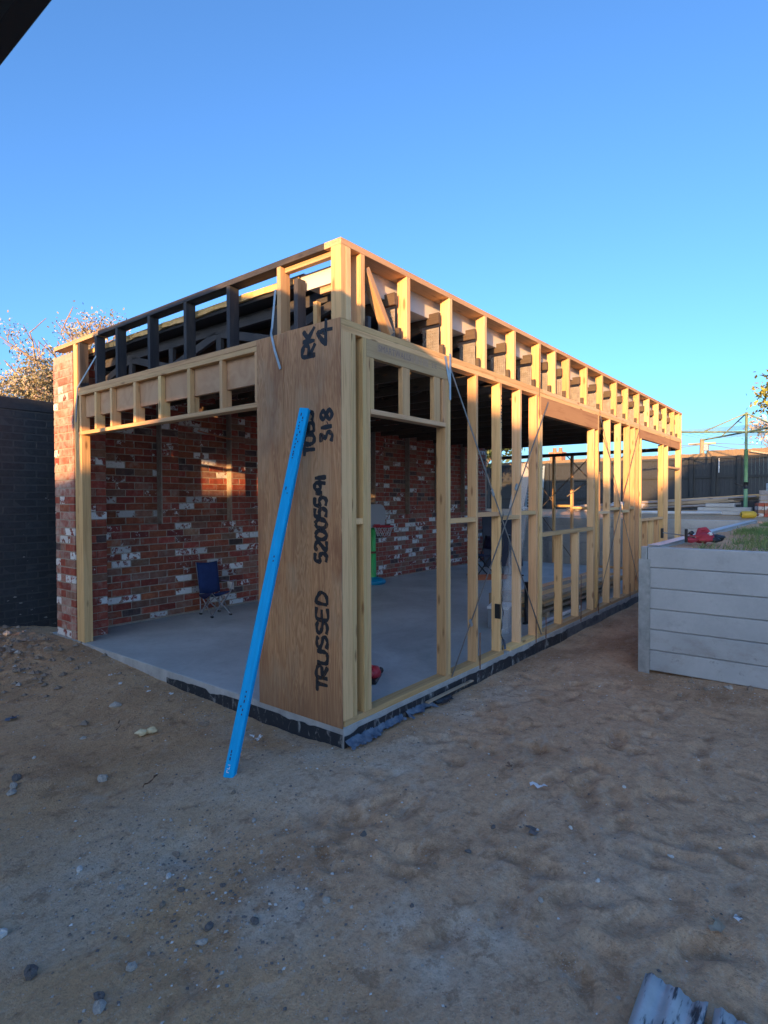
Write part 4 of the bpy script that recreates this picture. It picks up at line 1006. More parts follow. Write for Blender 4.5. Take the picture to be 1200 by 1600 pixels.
# local x is the way the chair faces
back = [[(-.15-.085*t+.02*math.sin(math.pi*s), (s-.5)*2*W2, .28+.40*t-.012*math.sin(math.pi*s)) for s in np.linspace(0, 1, 7)] for t in np.linspace(0, 1, 7)]
cloth('backrest', ch, back, M['chair_blue'])
seat = [[(-.15+.31*t, (s-.5)*2*W2, .27+.05*t-.055*math.sin(math.pi*s)*math.sin(math.pi*(.15+.7*t))) for s in np.linspace(0, 1, 9)] for t in np.linspace(0, 1, 9)]
cloth('seat', ch, seat, M['chair_blue'])
cloth('seat_side', ch, [[(-.15+.31*t, -W2-.004, .27+.05*t-.07*s*math.sin(math.pi*(.1+.8*t))) for s in (0, .5, 1)] for t in np.linspace(0, 1, 7)], M['chair_navy'])
for sgn, mm in ((1, 'chair_violet'), (-1, 'chair_blue')):
    cloth('armrest', ch, [[(-.17+.36*t, sgn*(W2+.025+.035*s), .42+.04*t-.012*math.sin(math.pi*t)) for s in (0, .5, 1)] for t in np.linspace(0, 1, 7)], M[mm]) if sgn > 0 else None
cloth('side_pocket', ch, [[(.0+.16*t, W2+.03, .33+.09*s) for s in (0, .5, 1)] for t in np.linspace(0, 1, 4)], M['chair_white'])
ft = {(-1, -1): (-.15, -.13), (-1, 1): (-.15, .13), (1, -1): (.16, -.13), (1, 1): (.16, .13)}
def leg(a, bt_, r=.008): return build(MB().tube([a, bt_], r, 8), 'leg', M['grey_steel'], ch)
def foot(xy): build(MB().box(xy[0]-.022, xy[0]+.022, xy[1]-.016, xy[1]+.016, 0, .022, 0, .006), 'foot', M['black_steel'], ch)
for xy in ft.values(): foot(xy)
for s in (-1, 1):
    leg((-.15, s*.13, .02), (.16, s*.13, .31)); leg((.16, s*.13, .02), (-.15, s*.13, .27))
leg((-.15, -.13, .02), (-.15, .13, .27)); leg((-.15, .13, .02), (-.15, -.13, .27)); leg((.16, -.13, .02), (.16, .13, .31)); leg((.16, .13, .02), (.16, -.13, .31))
for s in (-1, 1):
    build(MB().tube([(-.152, s*.134, .02), (-.155, s*.134, .28), (-.24, s*.15, .68)], .008, 8), 'upright', M['grey_steel'], ch)
build(MB().tube([(.16, .132, .31), (.185, .165, .46)], .007, 8), 'arm_post', M['grey_steel'], ch)

# toy basketball stand
hp_ = thing('toy_basketball_stand', 'toy basketball stand with green post and blue base beside the brick wall', 'basketball hoop', (5.15, 4.005, 0), (0, 0, -1.68))
build(MB().lathe([(0, .0), (.215, 0), (.235, .03), (.225, .07), (.16, .10), (.075, .115), (.07, .12), (0, .12)], 28), 'base', M['toy_cyan'], hp_)
build(MB().lathe([(.058, .115), (.056, .54), (.0, .54)], 16), 'post', M['toy_green'], hp_)
build(MB().lathe([(.06, .54), (.063, .545), (.063, .575), (.055, .58), (0, .58)], 16), 'collar', M['toy_brown'], hp_)
build(MB().lathe([(.052, .575), (.05, 1.02), (0, 1.02)], 16), 'post', M['toy_green'], hp_)
bb = MB(); prof = []
for a in np.linspace(0, math.pi, 13): prof.append((.24*math.copysign(abs(math.cos(a))**.6, math.cos(a)), 1.20+.22*math.sin(a)**.7 if math.sin(a) > 0 else 1.20))
prof = [(.21, 1.0)]+prof+[(-.21, 1.0)]
n_ = len(prof); bb.add([(.06, y, z) for y, z in prof]+[(.085, y, z) for y, z in prof], [tuple(range(n_))[::-1], tuple(range(n_, 2*n_))]+[(i, (i+1) % n_, (i+1) % n_+n_, i+n_) for i in range(n_)])
build(bb, 'backboard', M['toy_white'], hp_)
ring_ = [(.27+.17*math.cos(a), .17*math.sin(a), 1.03) for a in np.linspace(0, 2*math.pi, 25)]
build(MB().tube(ring_, .015, 8, cap=False).box(.08, .13, -.06, .06, 1.0, 1.06, 0, .004), 'rim', M['toy_red'], hp_)
b = MB()
for k in range(10):
    a = 2*math.pi*k/10
    for s in (-1, 1):
        a2 = a+s*.3; a3 = a+s*.6
        b.tube([(.27+.165*math.cos(a), .165*math.sin(a), 1.02), (.27+.135*math.cos(a2), .135*math.sin(a2), .94), (.27+.11*math.cos(a3), .11*math.sin(a3), .86)], .0035, 4)
build(b, 'net', M['white'], hp_)

# red toy tool lying just inside the corner
rt = thing('red_tool', 'red tool with black base lying on the slab behind the corner studs', 'power tool', (.90, .50, 0), (0, 0, .5))
b = MB(); b.box(-.13, .12, -.06, .06, .0, .035, 0, .012); b.tube([(.10, -.02, .03), (.17, -.04, .035), (.23, -.03, .02)], [.022, .028, .02], 8); build(b, 'base', M['black_steel'], rt)
build(MB().lathe([(0, .03), (.07, .035), (.075, .07), (.055, .11), (0, .12)], 16).box(-.14, -.02, -.03, .03, .06, .10, 0, .012), 'body', M['toy_red'], rt)
build(MB().tube([(-.14, 0, .08), (-.17, 0, .12), (-.10, 0, .15), (-.02, 0, .12)], .014, 8), 'handle', M['toy_red'], rt)

# dark chair, stand and panel at the back of the slab
fcx = thing('folding_chair', 'dark tubular folding chair seen between studs near the back wall', 'folding chair', (7.15, 2.95, 0), (0, 0, -.6))
for s in (-.2, .2):
    build(MB().tube([(-.2, s, 0), (-.18, s, .03), (.12, s, .42), (.22, s, .78)], .013, 8), 'leg', M['black_steel'], fcx)
    build(MB().tube([(.25, s, 0), (.22, s, .03), (-.16, s, .43)], .013, 8), 'leg', M['black_steel'], fcx)
cloth('seat', fcx, [[(-.18+.32*t, -.2+.4*s, .42-.03*math.sin(math.pi*s)) for s in np.linspace(0, 1, 5)] for t in np.linspace(0, 1, 5)], M['chair_navy'])
cloth('backrest', fcx, [[(.15+.07*t+.02*math.sin(math.pi*s), -.2+.4*s, .52+.25*t) for s in np.linspace(0, 1, 5)] for t in np.linspace(0, 1, 4)], M['chair_navy'])
tg = thing('grey_stand', 'slim grey stand on black cross feet between the studs', 'stand', (7.55, 2.55, 0), (0, 0, .4))
build(MB().tube([(0, 0, .02), (0, 0, .72)], .014, 8), 'pole', M['grey_steel'], tg)
for a in (0, math.pi/2): build(MB().tube([(-.28*math.cos(a), -.28*math.sin(a), .016), (.28*math.cos(a), .28*math.sin(a), .016)], .015, 8), 'foot', M['black_steel'], tg)
build(MB().box(-.11, .11, -.03, .03, .72, .80, 0, .01), 'head', M['black_steel'], tg)
ot = thing('orange_tray', 'low orange tray on the slab in front of the dark folding chair', 'tray', (6.95, 2.62, 0), (0, 0, -.65))
b = MB(); b.box(-.30, .30, -.11, .11, 0, .012); b.box(-.30, .30, -.11, -.098, .012, .075); b.box(-.30, .30, .098, .11, .012, .075); b.box(-.30, -.288, -.097, .097, .012, .075); b.box(.288, .30, -.097, .097, .012, .075)
build(b, 'tray_body', M['orange'], ot)
npn = tag(build(MB().box(-.45, .45, -.015, .015, 0, 1.12, 0, .004), 'navy_panel', M['navy_panel'], None, (8.9, 3.35, 0), (-.12, 0, -.75)), 'dark navy sheet panel standing at the back of the slab', 'panel')
# roll of clear plastic leaning against a stud
cp = thing('plastic_roll', 'roll of clear plastic sheet leaning against the studs', 'plastic sheet')
b = MB(); p0 = Vector((3.06, .42, .02)); p1 = Vector((3.02, .13, 1.42))
pts = [p0.lerp(p1, t) for t in np.linspace(0, 1, 9)]
b.tube(pts, [.095, .10, .10, .095, .085, .075, .065, .055, .045], 14, cap=False)
b.tube(pts, [.05, .055, .05, .055, .045, .04, .04, .03, .025], 10, cap=False); build(b, 'film', M['clear_plastic'], cp)
gbx = thing('grey_box', 'small grey box with pale lid on the slab behind the studs', 'box', (3.42, .62, 0), (0, 0, .3))
build(MB().box(-.17, .17, -.12, .12, 0, .22, 0, .006), 'body', M['greybox'], gbx); build(MB().box(-.175, .175, -.125, .125, .221, .255, 0, .006), 'lid', M['white'], gbx)
cb = thing('cardboard_box', 'brown cardboard box on the slab next to the plastic roll', 'box', (3.95, .78, 0), (0, 0, -.2))
build(MB().box(-.2, .2, -.15, .15, 0, .30, 0, .004), 'body', M['cardboard'], cb); build(MB().box(-.2, .2, .02, .15, .301, .306).box(-.2, .2, -.15, -.02, .301, .306), 'flap', M['cardboard'], cb)
bl = tag(build(MB().tube([(0, 0, 0), (.02, .01, .5)], .03, 10).tube([(-.08, 0, .01), (.08, 0, .01)], .02, 8), 'black_post', M['black_steel'], None, (3.72, .42, 0)), 'short black post standing inside the stud wall', 'post')
# stack of boards on the slab
bs = thing('board_stack', 'stack of pale boards lying on the slab inside the stud wall', 'timber stack', (5.3, .62, 0), (0, 0, -.02))
rs_ = random.Random(9)
for k in range(3): build(MB().box(-1.1+k*1.0, -1.02+k*1.0, -.28, .28, 0, .07, 0, .003), 'bearer', M['old_board'], bs)
for lay in range(5):
    for k in range(4):
        x0 = -1.35+rs_.uniform(-.25, .35); x1 = 1.9+rs_.uniform(-.6, .5)
        if rs_.random() < .12*lay: continue
        build(MB().box(x0, x1, -.27+k*.14, -.27+k*.14+.125, .0705+lay*.037, .0705+lay*.037+.034, 0, .002), 'board', M[rs_.choice(('old_board', 'pine', 'old_board', 'grey_board'))], bs)
tag(build(MB().tube([(0, 0, .03), (1.5, .02, .03)], .022, 10), 'white_pipe', M['white'], None, (3.5, .22, 0)), 'white pipe lying on the slab along the bottom plate', 'pipe')
tag(build(MB().tube([(2.6, -.0, .012)]+[(2.6+.055*math.cos(a), .0, .02+.10*math.sin(a)**1) for a in np.linspace(0, math.pi, 9)][::-1], .012, 8), 'cable_loop', M['blue_film'], None, (-.245, .05, 0)), 'blue conduit loop rising through the gap in the bottom plate', 'conduit')
tag(build(MB().tube([(1.76, 4.235, 2.43), (2.2, 4.235, 2.365), (2.32, 4.235, 2.36)], .011, 8), 'copper_pipe', M['copper']), 'short copper pipe fixed high on the brick wall', 'pipe')

# on the raised yard
tl = thing('red_bag', 'crumpled red and black bag lying on the soil behind the retaining wall corner', 'bag', (3.95, -1.42, 1.04), (0, 0, -.7))
def lump(center, r, seed, squash=(1, 1, 1), sub=2):
    rr = random.Random(seed); vs = []; fs = []; n1, n2 = 7+sub*2, 12+sub*2
    ph = [rr.uniform(0, 6) for _ in range(6)]
    for i in range(n1+1):
        th = math.pi*i/n1
        for j in range(n2):
            f = 2*math.pi*j/n2; k = 1+.16*math.sin(3*f+ph[0]+2*th)+.12*math.sin(5*th+ph[1]+f)+.08*math.sin(7*f+ph[2])
            vs.append((center[0]+r*k*squash[0]*math.sin(th)*math.cos(f), center[1]+r*k*squash[1]*math.sin(th)*math.sin(f), center[2]+r*k*squash[2]*math.cos(th)))
    for i in range(n1):
        for j in range(n2): fs.append((i*n2+j, (i+1)*n2+j, (i+1)*n2+(j+1) % n2, i*n2+(j+1) % n2))
    return vs, fs
b = MB()
for q, (cx0, cy0, cz0, r0, sq) in enumerate(((0, 0, .055, .085, (1.3, .8, .6)), (-.10, .05, .04, .055, (1.3, .8, .6)), (-.15, -.02, .03, .045, (1.5, .6, .5)), (.05, .04, .075, .06, (1, .9, .8)))): b.add(*lump((cx0, cy0, cz0), r0, q+1, sq), 0, True)
build(b, 'body', M['red_cloth'], tl)
build(MB().tube([(-.05, .02, .08), (-.02, .03, .135), (.05, .03, .14), (.10, .02, .09), (.14, -.01, .05)], [.02, .022, .024, .022, .018], 10), 'strap', M['red_cloth'], tl)
b = MB(); b.add(*lump((.16, 0, .045), .065, 3, (1.3, .8, .55)), 0, True); b.add(*lump((-.10, .05, .10), .024, 4, (1.3, .9, .8)), 0, True); b.add(*lump((.10, -.05, .03), .04, 7, (1.4, .7, .6)), 0, True); build(b, 'pocket', M['black_steel'], tl)
b = MB(); b.add(*lump((.045, -.045, .095), .024, 5, (1, .8, .7)), 0, True); build(b, 'patch', M['white'], tl)
cl = thing('bar_clamp', 'steel bar clamp with black jaws lying across the retaining wall top', 'clamp', (3.64, -1.19, 1.075), (0, 0, 0))
build(MB().tube([(.30, .16, .06), (-.02, -.22, .04)], .006, 8), 'bar', M['grey_steel'], cl)
build(MB().box(-.018, .018, -.012, .012, -.03, .075, 0, .003), 'jaw', M['black_steel'], cl, (.30, .16, .03)); build(MB().box(-.018, .018, -.012, .012, -.05, .085, 0, .003), 'jaw', M['black_steel'], cl, (.06, -.12, .03))
tag(build(MB().lathe([(0, -.10), (.05, -.087), (.087, -.05), (.10, 0), (.087, .05), (.05, .087), (0, .10)], 20), 'ball', M['dusty_pink'], None, (4.66, -.70, -.05)), 'dusty pink ball half hidden behind the retaining wall post', 'ball')
yw = thing('yellow_container', 'yellow plastic container lying at the edge of the grass', 'container', (11.75, -.96, 1.06), (0, 0, -1.0))
build(MB().tube([(-.16, 0, .08), (-.13, 0, .08), (.09, 0, .08), (.13, 0, .08)], [.05, .08, .08, .06], 12), 'body', M['yellow'], yw); build(MB().tube([(.131, 0, .08), (.19, 0, .08)], .028, 10), 'neck', M['toy_brown'], yw)
rbs = thing('brick_stack', 'stack of old red bricks at the right edge by the clothes hoist', 'brick pile', (12.75, -1.45, 1.07), (0, 0, .25))
for lay in range(4):
    for k in range(4):
        for s in (0, 1):
            link('brick', BM[random.Random(lay*9+k).choice(('brick_red', 'brick_white', 'brick_red', 'brick_brown')), .23][k], rbs, (s*.24+random.uniform(-.01, .01), -.05+k*.12, .002+lay*.078))
tag(build(MB().add(*lump((0, 0, 0), .17, 8, (1, 1.1, 1.0)), 0, True), 'red_tarp', M['red_cloth'], None, (12.95, -1.42, 1.53)), 'red bundle lying on top of the brick stack', 'bundle')
tag(build(MB().box(-.15, .15, -.2, .2, 0, .18, 0, .01), 'white_box', M['white'], None, (13.35, -1.35, 1.66), (0, 0, .3)), 'white box above the red bundle at the right edge', 'box')
pk = thing('crate', 'weathered slatted crate under the white box at the right edge', 'crate', (13.35, -1.4, 1.06))
for k in range(5):
    build(MB().box(-.45, .45, -.365, -.345, .03+k*.12, .13+k*.12, 0, .002), 'slat', M['grey_board'], pk); build(MB().box(-.45, .45, .345, .365, .03+k*.12, .13+k*.12, 0, .002), 'slat', M['grey_board'], pk)
    build(MB().box(-.472, -.452, -.34, .34, .03+k*.12, .13+k*.12, 0, .002), 'slat', M['grey_board'], pk)
build(MB().box(-.45, .45, -.344, .344, .02, .585), 'contents', M['old_board'], pk)
ss = thing('sleeper_stack', 'low stack of grey concrete sleepers under the leaning boards', 'sleeper stack', (13.3, -.1, 1.09))
for k, (y0, y1, z, x) in enumerate(((-.72, .42, 0, 0), (-.74, .40, .095, .03), (-.40, .22, .19, .0))):
    build(MB().box(x, x+.2, y0, y1, z+.002, z+.09, 0, .006), 'sleeper', M['sleeper'], ss)
tp = thing('board_pile', 'long mixed boards propped up in front of the dark fence', 'timber pile')
rp = random.Random(21)
for k in range(14):
    lay = k//3; x = 14.0+.13*(k % 3)+rp.uniform(-.02, .02); zl = 1.15+.036*lay; zr = 1.36+.055*lay+rp.uniform(-.02, .02)
    bar('board', tp, (x, 3.4+rp.uniform(-1.2, .6), zl), (x+.1, -.95+rp.uniform(-.25, .9 if lay < 3 else .2), zr), .12, .045, rp.choice(('old_board', 'grey_board', 'pine', 'old_board', 'grey_board')))
build(MB().box(14.0, 14.6, -.85, -.55, 1.05, 1.42), 'prop', M['eave_dark'], tp); build(MB().box(14.05, 14.6, .9, 1.2, 1.05, 1.27), 'prop', M['eave_dark'], tp)
tag(build(MB().tube([(12.6, 1.9, 1.15), (12.6, -.33, 1.15)], .035, 12), 'white_pipe', M['white']), 'long white pipe lying on the soil behind the far retaining wall', 'pipe')
tag(build(MB().add(*lump((0, 0, 0), .25, 12, (1.0, 2.0, .35)), 0, True), 'white_sheet', M['litter'], None, (14.0, 2.2, 1.30)), 'bundled pale plastic sheet behind the far end studs', 'plastic sheet')
lt = thing('lattice_panel', 'pale blue lattice panel leaning on the dark back fence', 'lattice panel', (17.2, 6.35, 1.1), (0, .16, 0))
for yy in (-.30, .30): build(MB().box(-.02, .02, yy-.03, yy+.03, 0, 1.62), 'stile', M['lattice'], lt)
for k in range(14): build(MB().box(-.015, .015, -.27, .27, .04+.115*k, .04+.115*k+.05), 'slat', M['lattice'], lt)
for k in range(3): build(MB().box(-.03, -.016, -.15+.14*k, -.11+.14*k, .03, 1.6), 'batten', M['lattice'], lt)
tag(build(MB().box(-.02, .02, -.28, .28, 0, 1.7, 0, .003), 'grey_sheet', M['grey_board'], None, (16.6, 6.75, 1.1), (.16, .1, 0)), 'grey board leaning beside the pale blue lattice', 'board')

# rotary clothes hoist
hh = thing('clothes_hoist', 'green rotary clothes hoist standing on the raised yard', 'clothes hoist', (13.6, -.69, 1.06), (0, 0, 0))
build(MB().tube([(0, 0, 0), (0, 0, 1.6)], .042, 14), 'post', M['hoist_green'], hh); build(MB().tube([(0, 0, 1.601), (0, 0, 2.5)], .031, 14), 'inner_post', M['hoist_pale'], hh)
build(MB().tube([(-.02, .02, .72), (-.10, .13, .75), (-.09, .22, .80)], .015, 8).tube([(0, 0, .66), (0, 0, .82)], .055, 12), 'winder', M['black_steel'], hh)
A0 = math.radians(128); AR = 1.95; za = 2.03
ends = []
for k in range(4):
    a = A0+k*math.pi/2; e = Vector((AR*math.cos(a), AR*math.sin(a), za)); ends.append(e)
    build(MB().tube([(.03*math.cos(a), .03*math.sin(a), za), tuple(e)], .022, 8), 'arm', M['hoist_pale'], hh)
    build(MB().tube([(.02*math.cos(a), .02*math.sin(a), 2.47), (1.0*math.cos(a), 1.0*math.sin(a), za+.02)], .016, 8), 'stay', M['hoist_pale'], hh)
for f in (.35, .5, .65, .8, .95):
    for k in range(4):
        p_ = ends[k]*f; q_ = ends[(k+1) % 4]*f; p_.z = q_.z = za+.025
        build(MB().tube([tuple(p_), tuple((p_+q_)/2-Vector((0, 0, .012))), tuple(q_)], .0035, 4), 'line', M['wire'], hh)

# power pole, wires, far chimney house
pp = thing('power_pole', 'timber power pole beyond the back fence', 'power pole')
fx = CAM_P+48*CF+CR*(496/904.66*48); px0, py0 = float(fx[0]), float(fx[1])
build(MB().tube([(px0, py0, -.5), (px0, py0, 6.35)], [.22, .17], 12), 'pole', M['pole_wood'], pp)
build(MB().box(px0-.08, px0+.08, py0-1.0, py0+1.0, 5.9, 6.05), 'crossarm', M['pole_wood'], pp); build(MB().box(px0-.25, px0+.1, py0-.5, py0-.15, 5.4, 5.85), 'fuse_box', M['grey_steel'], pp)
for (ex, ey, ez, z) in ((-18, 26, 3.6, 5.9), (-14, 24, 4.9, 6.0), (10, -16, 4.2, 6.0), (12, -30, 5.5, 6.05), (2, -9, 3.0, 5.6)):
    a_ = Vector((px0, py0, z)); b_ = Vector((px0+ex, py0+ey, ez)); build(MB().tube([tuple(a_.lerp(b_, t)-Vector((0, 0, .5*4*t*(1-t)))) for t in np.linspace(0, 1, 9)], .022, 4), 'wire', M['wire'], pp)
chh = thing('house', 'far house with an orange brick chimney beyond the back fence', 'house')
c0 = CAM_P+27*CF+CR*(271/904.66*27); cx_, cy_ = float(c0[0]), float(c0[1])
build(MB().box(cx_-.25, cx_+.25, cy_-.28, cy_+.28, 0, 3.55).box(cx_-.29, cx_+.29, cy_-.32, cy_+.32, 3.55, 3.65), 'chimney', M['red_brick_far'], chh)
for dy in (-.14, .14): build(MB().lathe([(.10, 0), (.08, .15), (.10, .2), (.0, .2)], 12), 'chimney_pot', M['terracotta'], chh, (cx_, cy_+dy, 3.65))
build(MB().box(cx_+.4, cx_+8, cy_-4, cy_+4, -.5, 2.2), 'wall', M['weatherboard'], chh)
build(MB().add([(cx_, cy_-4.4, 2.2), (cx_+8.4, cy_-4.4, 2.2), (cx_+8.4, cy_+4.4, 2.2), (cx_, cy_+4.4, 2.2), (cx_+4.2, cy_-2, 2.95), (cx_+4.2, cy_+2, 2.95)], [(0, 1, 4), (1, 2, 5, 4), (2, 3, 5), (3, 0, 4, 5)]), 'roof', M['tile'], chh)

# ================================================================== TREES
def leaf_mesh(name, pts, size, mat, droop=0.0, seed=0, aspect=1.8):
    r = np.random.default_rng(seed); n_ = len(pts); P = np.array(pts)
    a = r.normal(size=(n_, 3)); a /= np.linalg.norm(a, axis=1)[:, None]
    b_ = r.normal(size=(n_, 3)); b_ -= (b_*a).sum(1)[:, None]*a; b_ /= np.linalg.norm(b_, axis=1)[:, None]
    s = size*r.uniform(.55, 1.35, n_)[:, None]
    V = np.stack([P-a*s*.5*aspect, P+b_*s*.42, P+a*s*.5*aspect, P-b_*s*.42], 1).reshape(-1, 3)
    mm = bpy.data.meshes.new(name); mm.vertices.add(4*n_); mm.vertices.foreach_set('co', V.reshape(-1).astype(np.float32))
    mm.loops.add(4*n_); mm.loops.foreach_set('vertex_index', np.arange(4*n_, dtype=np.int32)); mm.polygons.add(n_); mm.polygons.foreach_set('loop_start', np.arange(0, 4*n_, 4, dtype=np.int32))
    mm.update(calc_edges=True)
    c_ = np.repeat(r.random(n_), 4); ca_ = mm.color_attributes.new('leaf', 'FLOAT_COLOR', 'POINT'); ca_.data.foreach_set('color', np.stack([c_, c_, c_, np.ones_like(c_)], -1).reshape(-1).astype(np.float32))
    mm.materials.append(mat); return mm
def tree(name, label, base, h, spread, seed, leafmat, n_leaf, leaf, bare=0.0, trunk_r=.12, levels=4, group=None, up=.55, clump=.35, trunk_frac=.3):
    r = random.Random(seed); root = thing(name, label, 'tree', base, None, group)
    wood_ = MB(); tips = []
    def grow(p, d, L, rad, lev):
        pts = [p]; q = p; dd = d
        for i in range(3):
            dd = (dd+Vector((r.uniform(-.2, .2), r.uniform(-.2, .2), r.uniform(-.05, .15)))).normalized(); q = q+dd*L/3; pts.append(q)
        wood_.tube(pts, [rad, rad*.85, rad*.72, rad*.58], 6 if lev < 2 else 4, cap=False)
        if lev >= levels: tips.append((q, lev)); tips.append((pts[2], lev)); return
        if lev >= levels-1: tips.append((q, lev))
        for _ in range(r.choice((2, 3, 3)) if lev else 4):
            a = r.uniform(0, 2*math.pi); k = r.uniform(.5, 1.0)*spread
            nd = (dd*up+Vector((math.cos(a)*k, math.sin(a)*k, r.uniform(.05, .55)))).normalized()
            grow(q if r.random() < .7 else pts[2], nd, L*r.uniform(.62, .82), rad*.58, lev+1)
    grow(Vector((0, 0, 0)), Vector((0, 0, 1)), h*trunk_frac, trunk_r, 0)
    zt = max(t.z for t, _ in tips); k = h/zt
    wood_.v = [(x*k, y*k, z*k) for x, y, z in wood_.v]
    build(wood_, 'trunk', M['bark'], root)
    rr = np.random.default_rng(seed); pts = []
    T = [t*k for t, _ in tips]; T = [t for t in T if not (bare and t.z > h*(1-bare) and r.random() < .93)]
    for i in range(n_leaf):
        t = T[rr.integers(len(T))]; pts.append(np.array(t)+rr.normal(size=3)*np.array([clump, clump, clump*.7]))
    o = link('crown', leaf_mesh('crown', pts, leaf, leafmat, seed=seed), root)
    return root
tree('blossom_tree', 'pale blossoming tree with bare top twigs behind the black painted wall', (4.1, 12.0, -.1), 6.5, 1.0, 5, M['leaf_pale'], 26000, .04, bare=.30, trunk_r=.15, levels=5, clump=.20, trunk_frac=.24)
tree('blossom_tree', 'low twiggy tree left of the pale blossoming tree, over the black wall', (.4, 13.0, -.1), 4.3, 1.1, 9, M['leaf_pale'], 15000, .04, bare=.28, trunk_r=.12, levels=5, clump=.22)
tree('dark_tree', 'dark green tree glimpsed between studs behind the far end', (14.6, 7.2, 1.0), 3.3, 1.0, 14, M['leaf_dark'], 5200, .10, trunk_r=.10, levels=4, clump=.35)
tree('conifer_tree', 'golden green tree at the right edge behind the clothes hoist', (26.2, -2.5, .9), 5.6, .75, 22, M['leaf_gold'], 12000, .14, trunk_r=.18, levels=4, clump=.55, trunk_frac=.22)
tree('blossom_tree', 'white blossoming tree behind the fence at the right edge', (23.9, -1.25, .9), 4.2, .95, 31, M['leaf_blossom'], 2600, .09, trunk_r=.10, levels=5, clump=.22)
sb = thing('shrub', 'green shrub in the gap between painted wall and brick pier', 'shrub', (1.25, 6.6, -.1))
rr = np.random.default_rng(3); link('crown', leaf_mesh('crown', rr.normal(size=(900, 3))*np.array([.4, .35, .45])+np.array([0, 0, .95]), .10, M['leaf_dark'], seed=4), sb)
build(MB().tube([(0, 0, 0), (.05, 0, .5), (.1, .05, 1.0)], [.03, .025, .01], 6), 'stem', M['bark'], sb)

# ================================================================== GRASS, STONES, LITTER
rg = np.random.default_rng(12); n_ = 52000
gxp = 3.35+rg.random(n_)**.8*8.3; gyp = -1.42-rg.random(n_)*3.6
dens = sstep(-.25, .25, fbm(gxp*1.3, gyp*1.3, 3)+.45*sstep(-1.4, -2.1, gyp))
k = rg.random(n_) < dens; gxp, gyp = gxp[k], gyp[k]; n_ = len(gxp); zz = plat_z(gxp, gyp)-.01
hgt = rg.uniform(.025, .085, n_); an = rg.uniform(0, 6.28, n_); lean = rg.normal(size=(n_, 2))*.035; wdt = .0045
V = np.stack([np.stack([gxp-wdt*np.cos(an), gyp-wdt*np.sin(an), zz], -1), np.stack([gxp+wdt*np.cos(an), gyp+wdt*np.sin(an), zz], -1), np.stack([gxp+lean[:, 0], gyp+lean[:, 1], zz+hgt], -1)], 1).reshape(-1, 3)
mm = bpy.data.meshes.new('grass'); mm.vertices.add(3*n_); mm.vertices.foreach_set('co', V.reshape(-1).astype(np.float32)); mm.loops.add(3*n_); mm.loops.foreach_set('vertex_index', np.arange(3*n_, dtype=np.int32))
mm.polygons.add(n_); mm.polygons.foreach_set('loop_start', np.arange(0, 3*n_, 3, dtype=np.int32)); mm.update(calc_edges=True); mm.materials.append(M['grass'])
tag(link('grass', mm), 'patchy short grass on the raised yard', None, None, 'stuff')

def stone_mesh(seed, mat):
    rr = random.Random(seed); pts = []; b = MB(); n1, n2 = 6, 9; ph = [rr.uniform(0, 6) for _ in range(5)]
    vs = []
    for i in range(n1+1):
        th = math.pi*i/n1
        for j in range(n2):
            f = 2*math.pi*j/n2; k = 1+.22*math.sin(2*f+ph[0]+th)+.15*math.sin(3*th+ph[1])+rr.uniform(-.13, .13)
            vs.append((k*math.sin(th)*math.cos(f), .8*k*math.sin(th)*math.sin(f), .62*k*math.cos(th)))
    fs = [(i*n2+j, (i+1)*n2+j, (i+1)*n2+(j+1) % n2, i*n2+(j+1) % n2) for i in range(n1) for j in range(n2)]
    b.add(vs, fs); return b.mesh('stone', mat)
SM = {k: [stone_mesh(i+len(k)*7+ord(k[6]), M[k]) for i in range(4)] for k in ('stone_grey', 'stone_dark', 'stone_pale', 'stone_brown')}
def stone(x, y, r, k='stone_grey', label=None, i=0, sink=.35):
    o = link('stone', SM[k][i % 4], None, (x, y, gz(x, y)+r*.62*(1-2*sink)), (0, 0, random.uniform(0, 6)))
    o.scale = (r, r, r)
    zone = ('by the soil heap at the far left' if y > 2.7 else 'at the foot of the retaining wall' if x > 2 else 'near the slab corner' if x > -.6 and y > .3 else 'on the sand in front of the stud wall' if x > -.6 and y > -2.3 and y < -1 and x > -.25
            else 'in the middle of the dirt' if x > -1.0 and y < .3 else 'left of the blue plank foot' if y > .3 else 'at the bottom left of the dirt' if x < -1.65 else 'in the dusty gravel patch')
    if not label: return tag(o, {'stone_grey': 'small grey stone ', 'stone_dark': 'small dark stone ', 'stone_pale': 'small whitish stone ', 'stone_brown': 'small brown clod '}[k]+zone, 'stone', 'stones and clods scattered on the dirt')
    return tag(o, label or {'stone_grey': 'small grey stone lying on the bare dirt', 'stone_dark': 'small dark stone lying on the bare dirt', 'stone_pale': 'small whitish stone lying on the bare dirt', 'stone_brown': 'small brown clod lying on the bare dirt'}[k], 'stone', 'stones and clods scattered on the dirt')
stone(-1.98, -.30, .033, 'stone_dark', 'large dark stone near the bottom left corner', 0)
stone(-1.985, .0, .03, 'stone_pale', 'pale flat stone at the left edge of the dirt', 1)
stone(-1.144, .912, .036, 'stone_grey', 'grey rough stone left of the blue plank foot', 2)
stone(-1.47, 1.30, .034, 'stone_dark', 'topmost of the three stones at the left edge', 1)
stone(-1.52, 1.20, .03, 'stone_grey', 'middle of the three stones at the left edge', 3)
stone(-1.555, 1.13, .03, 'stone_grey', 'lowest of the three stones at the left edge', 0)
stone(-.324, 1.087, .034, 'stone_brown', 'rounded brown stone between foam lump and blue plank', 1)
stone(-.543, 1.957, .04, 'stone_grey', 'grey stone above the foam lump near the slab edge', 1)
stone(-.657, -.734, .02, 'stone_dark', 'lone dark stone in the middle of the dirt', 2)
stone(-.675, .262, .02, 'stone_pale', 'whitish pebble at the foot of the blue plank', 0)
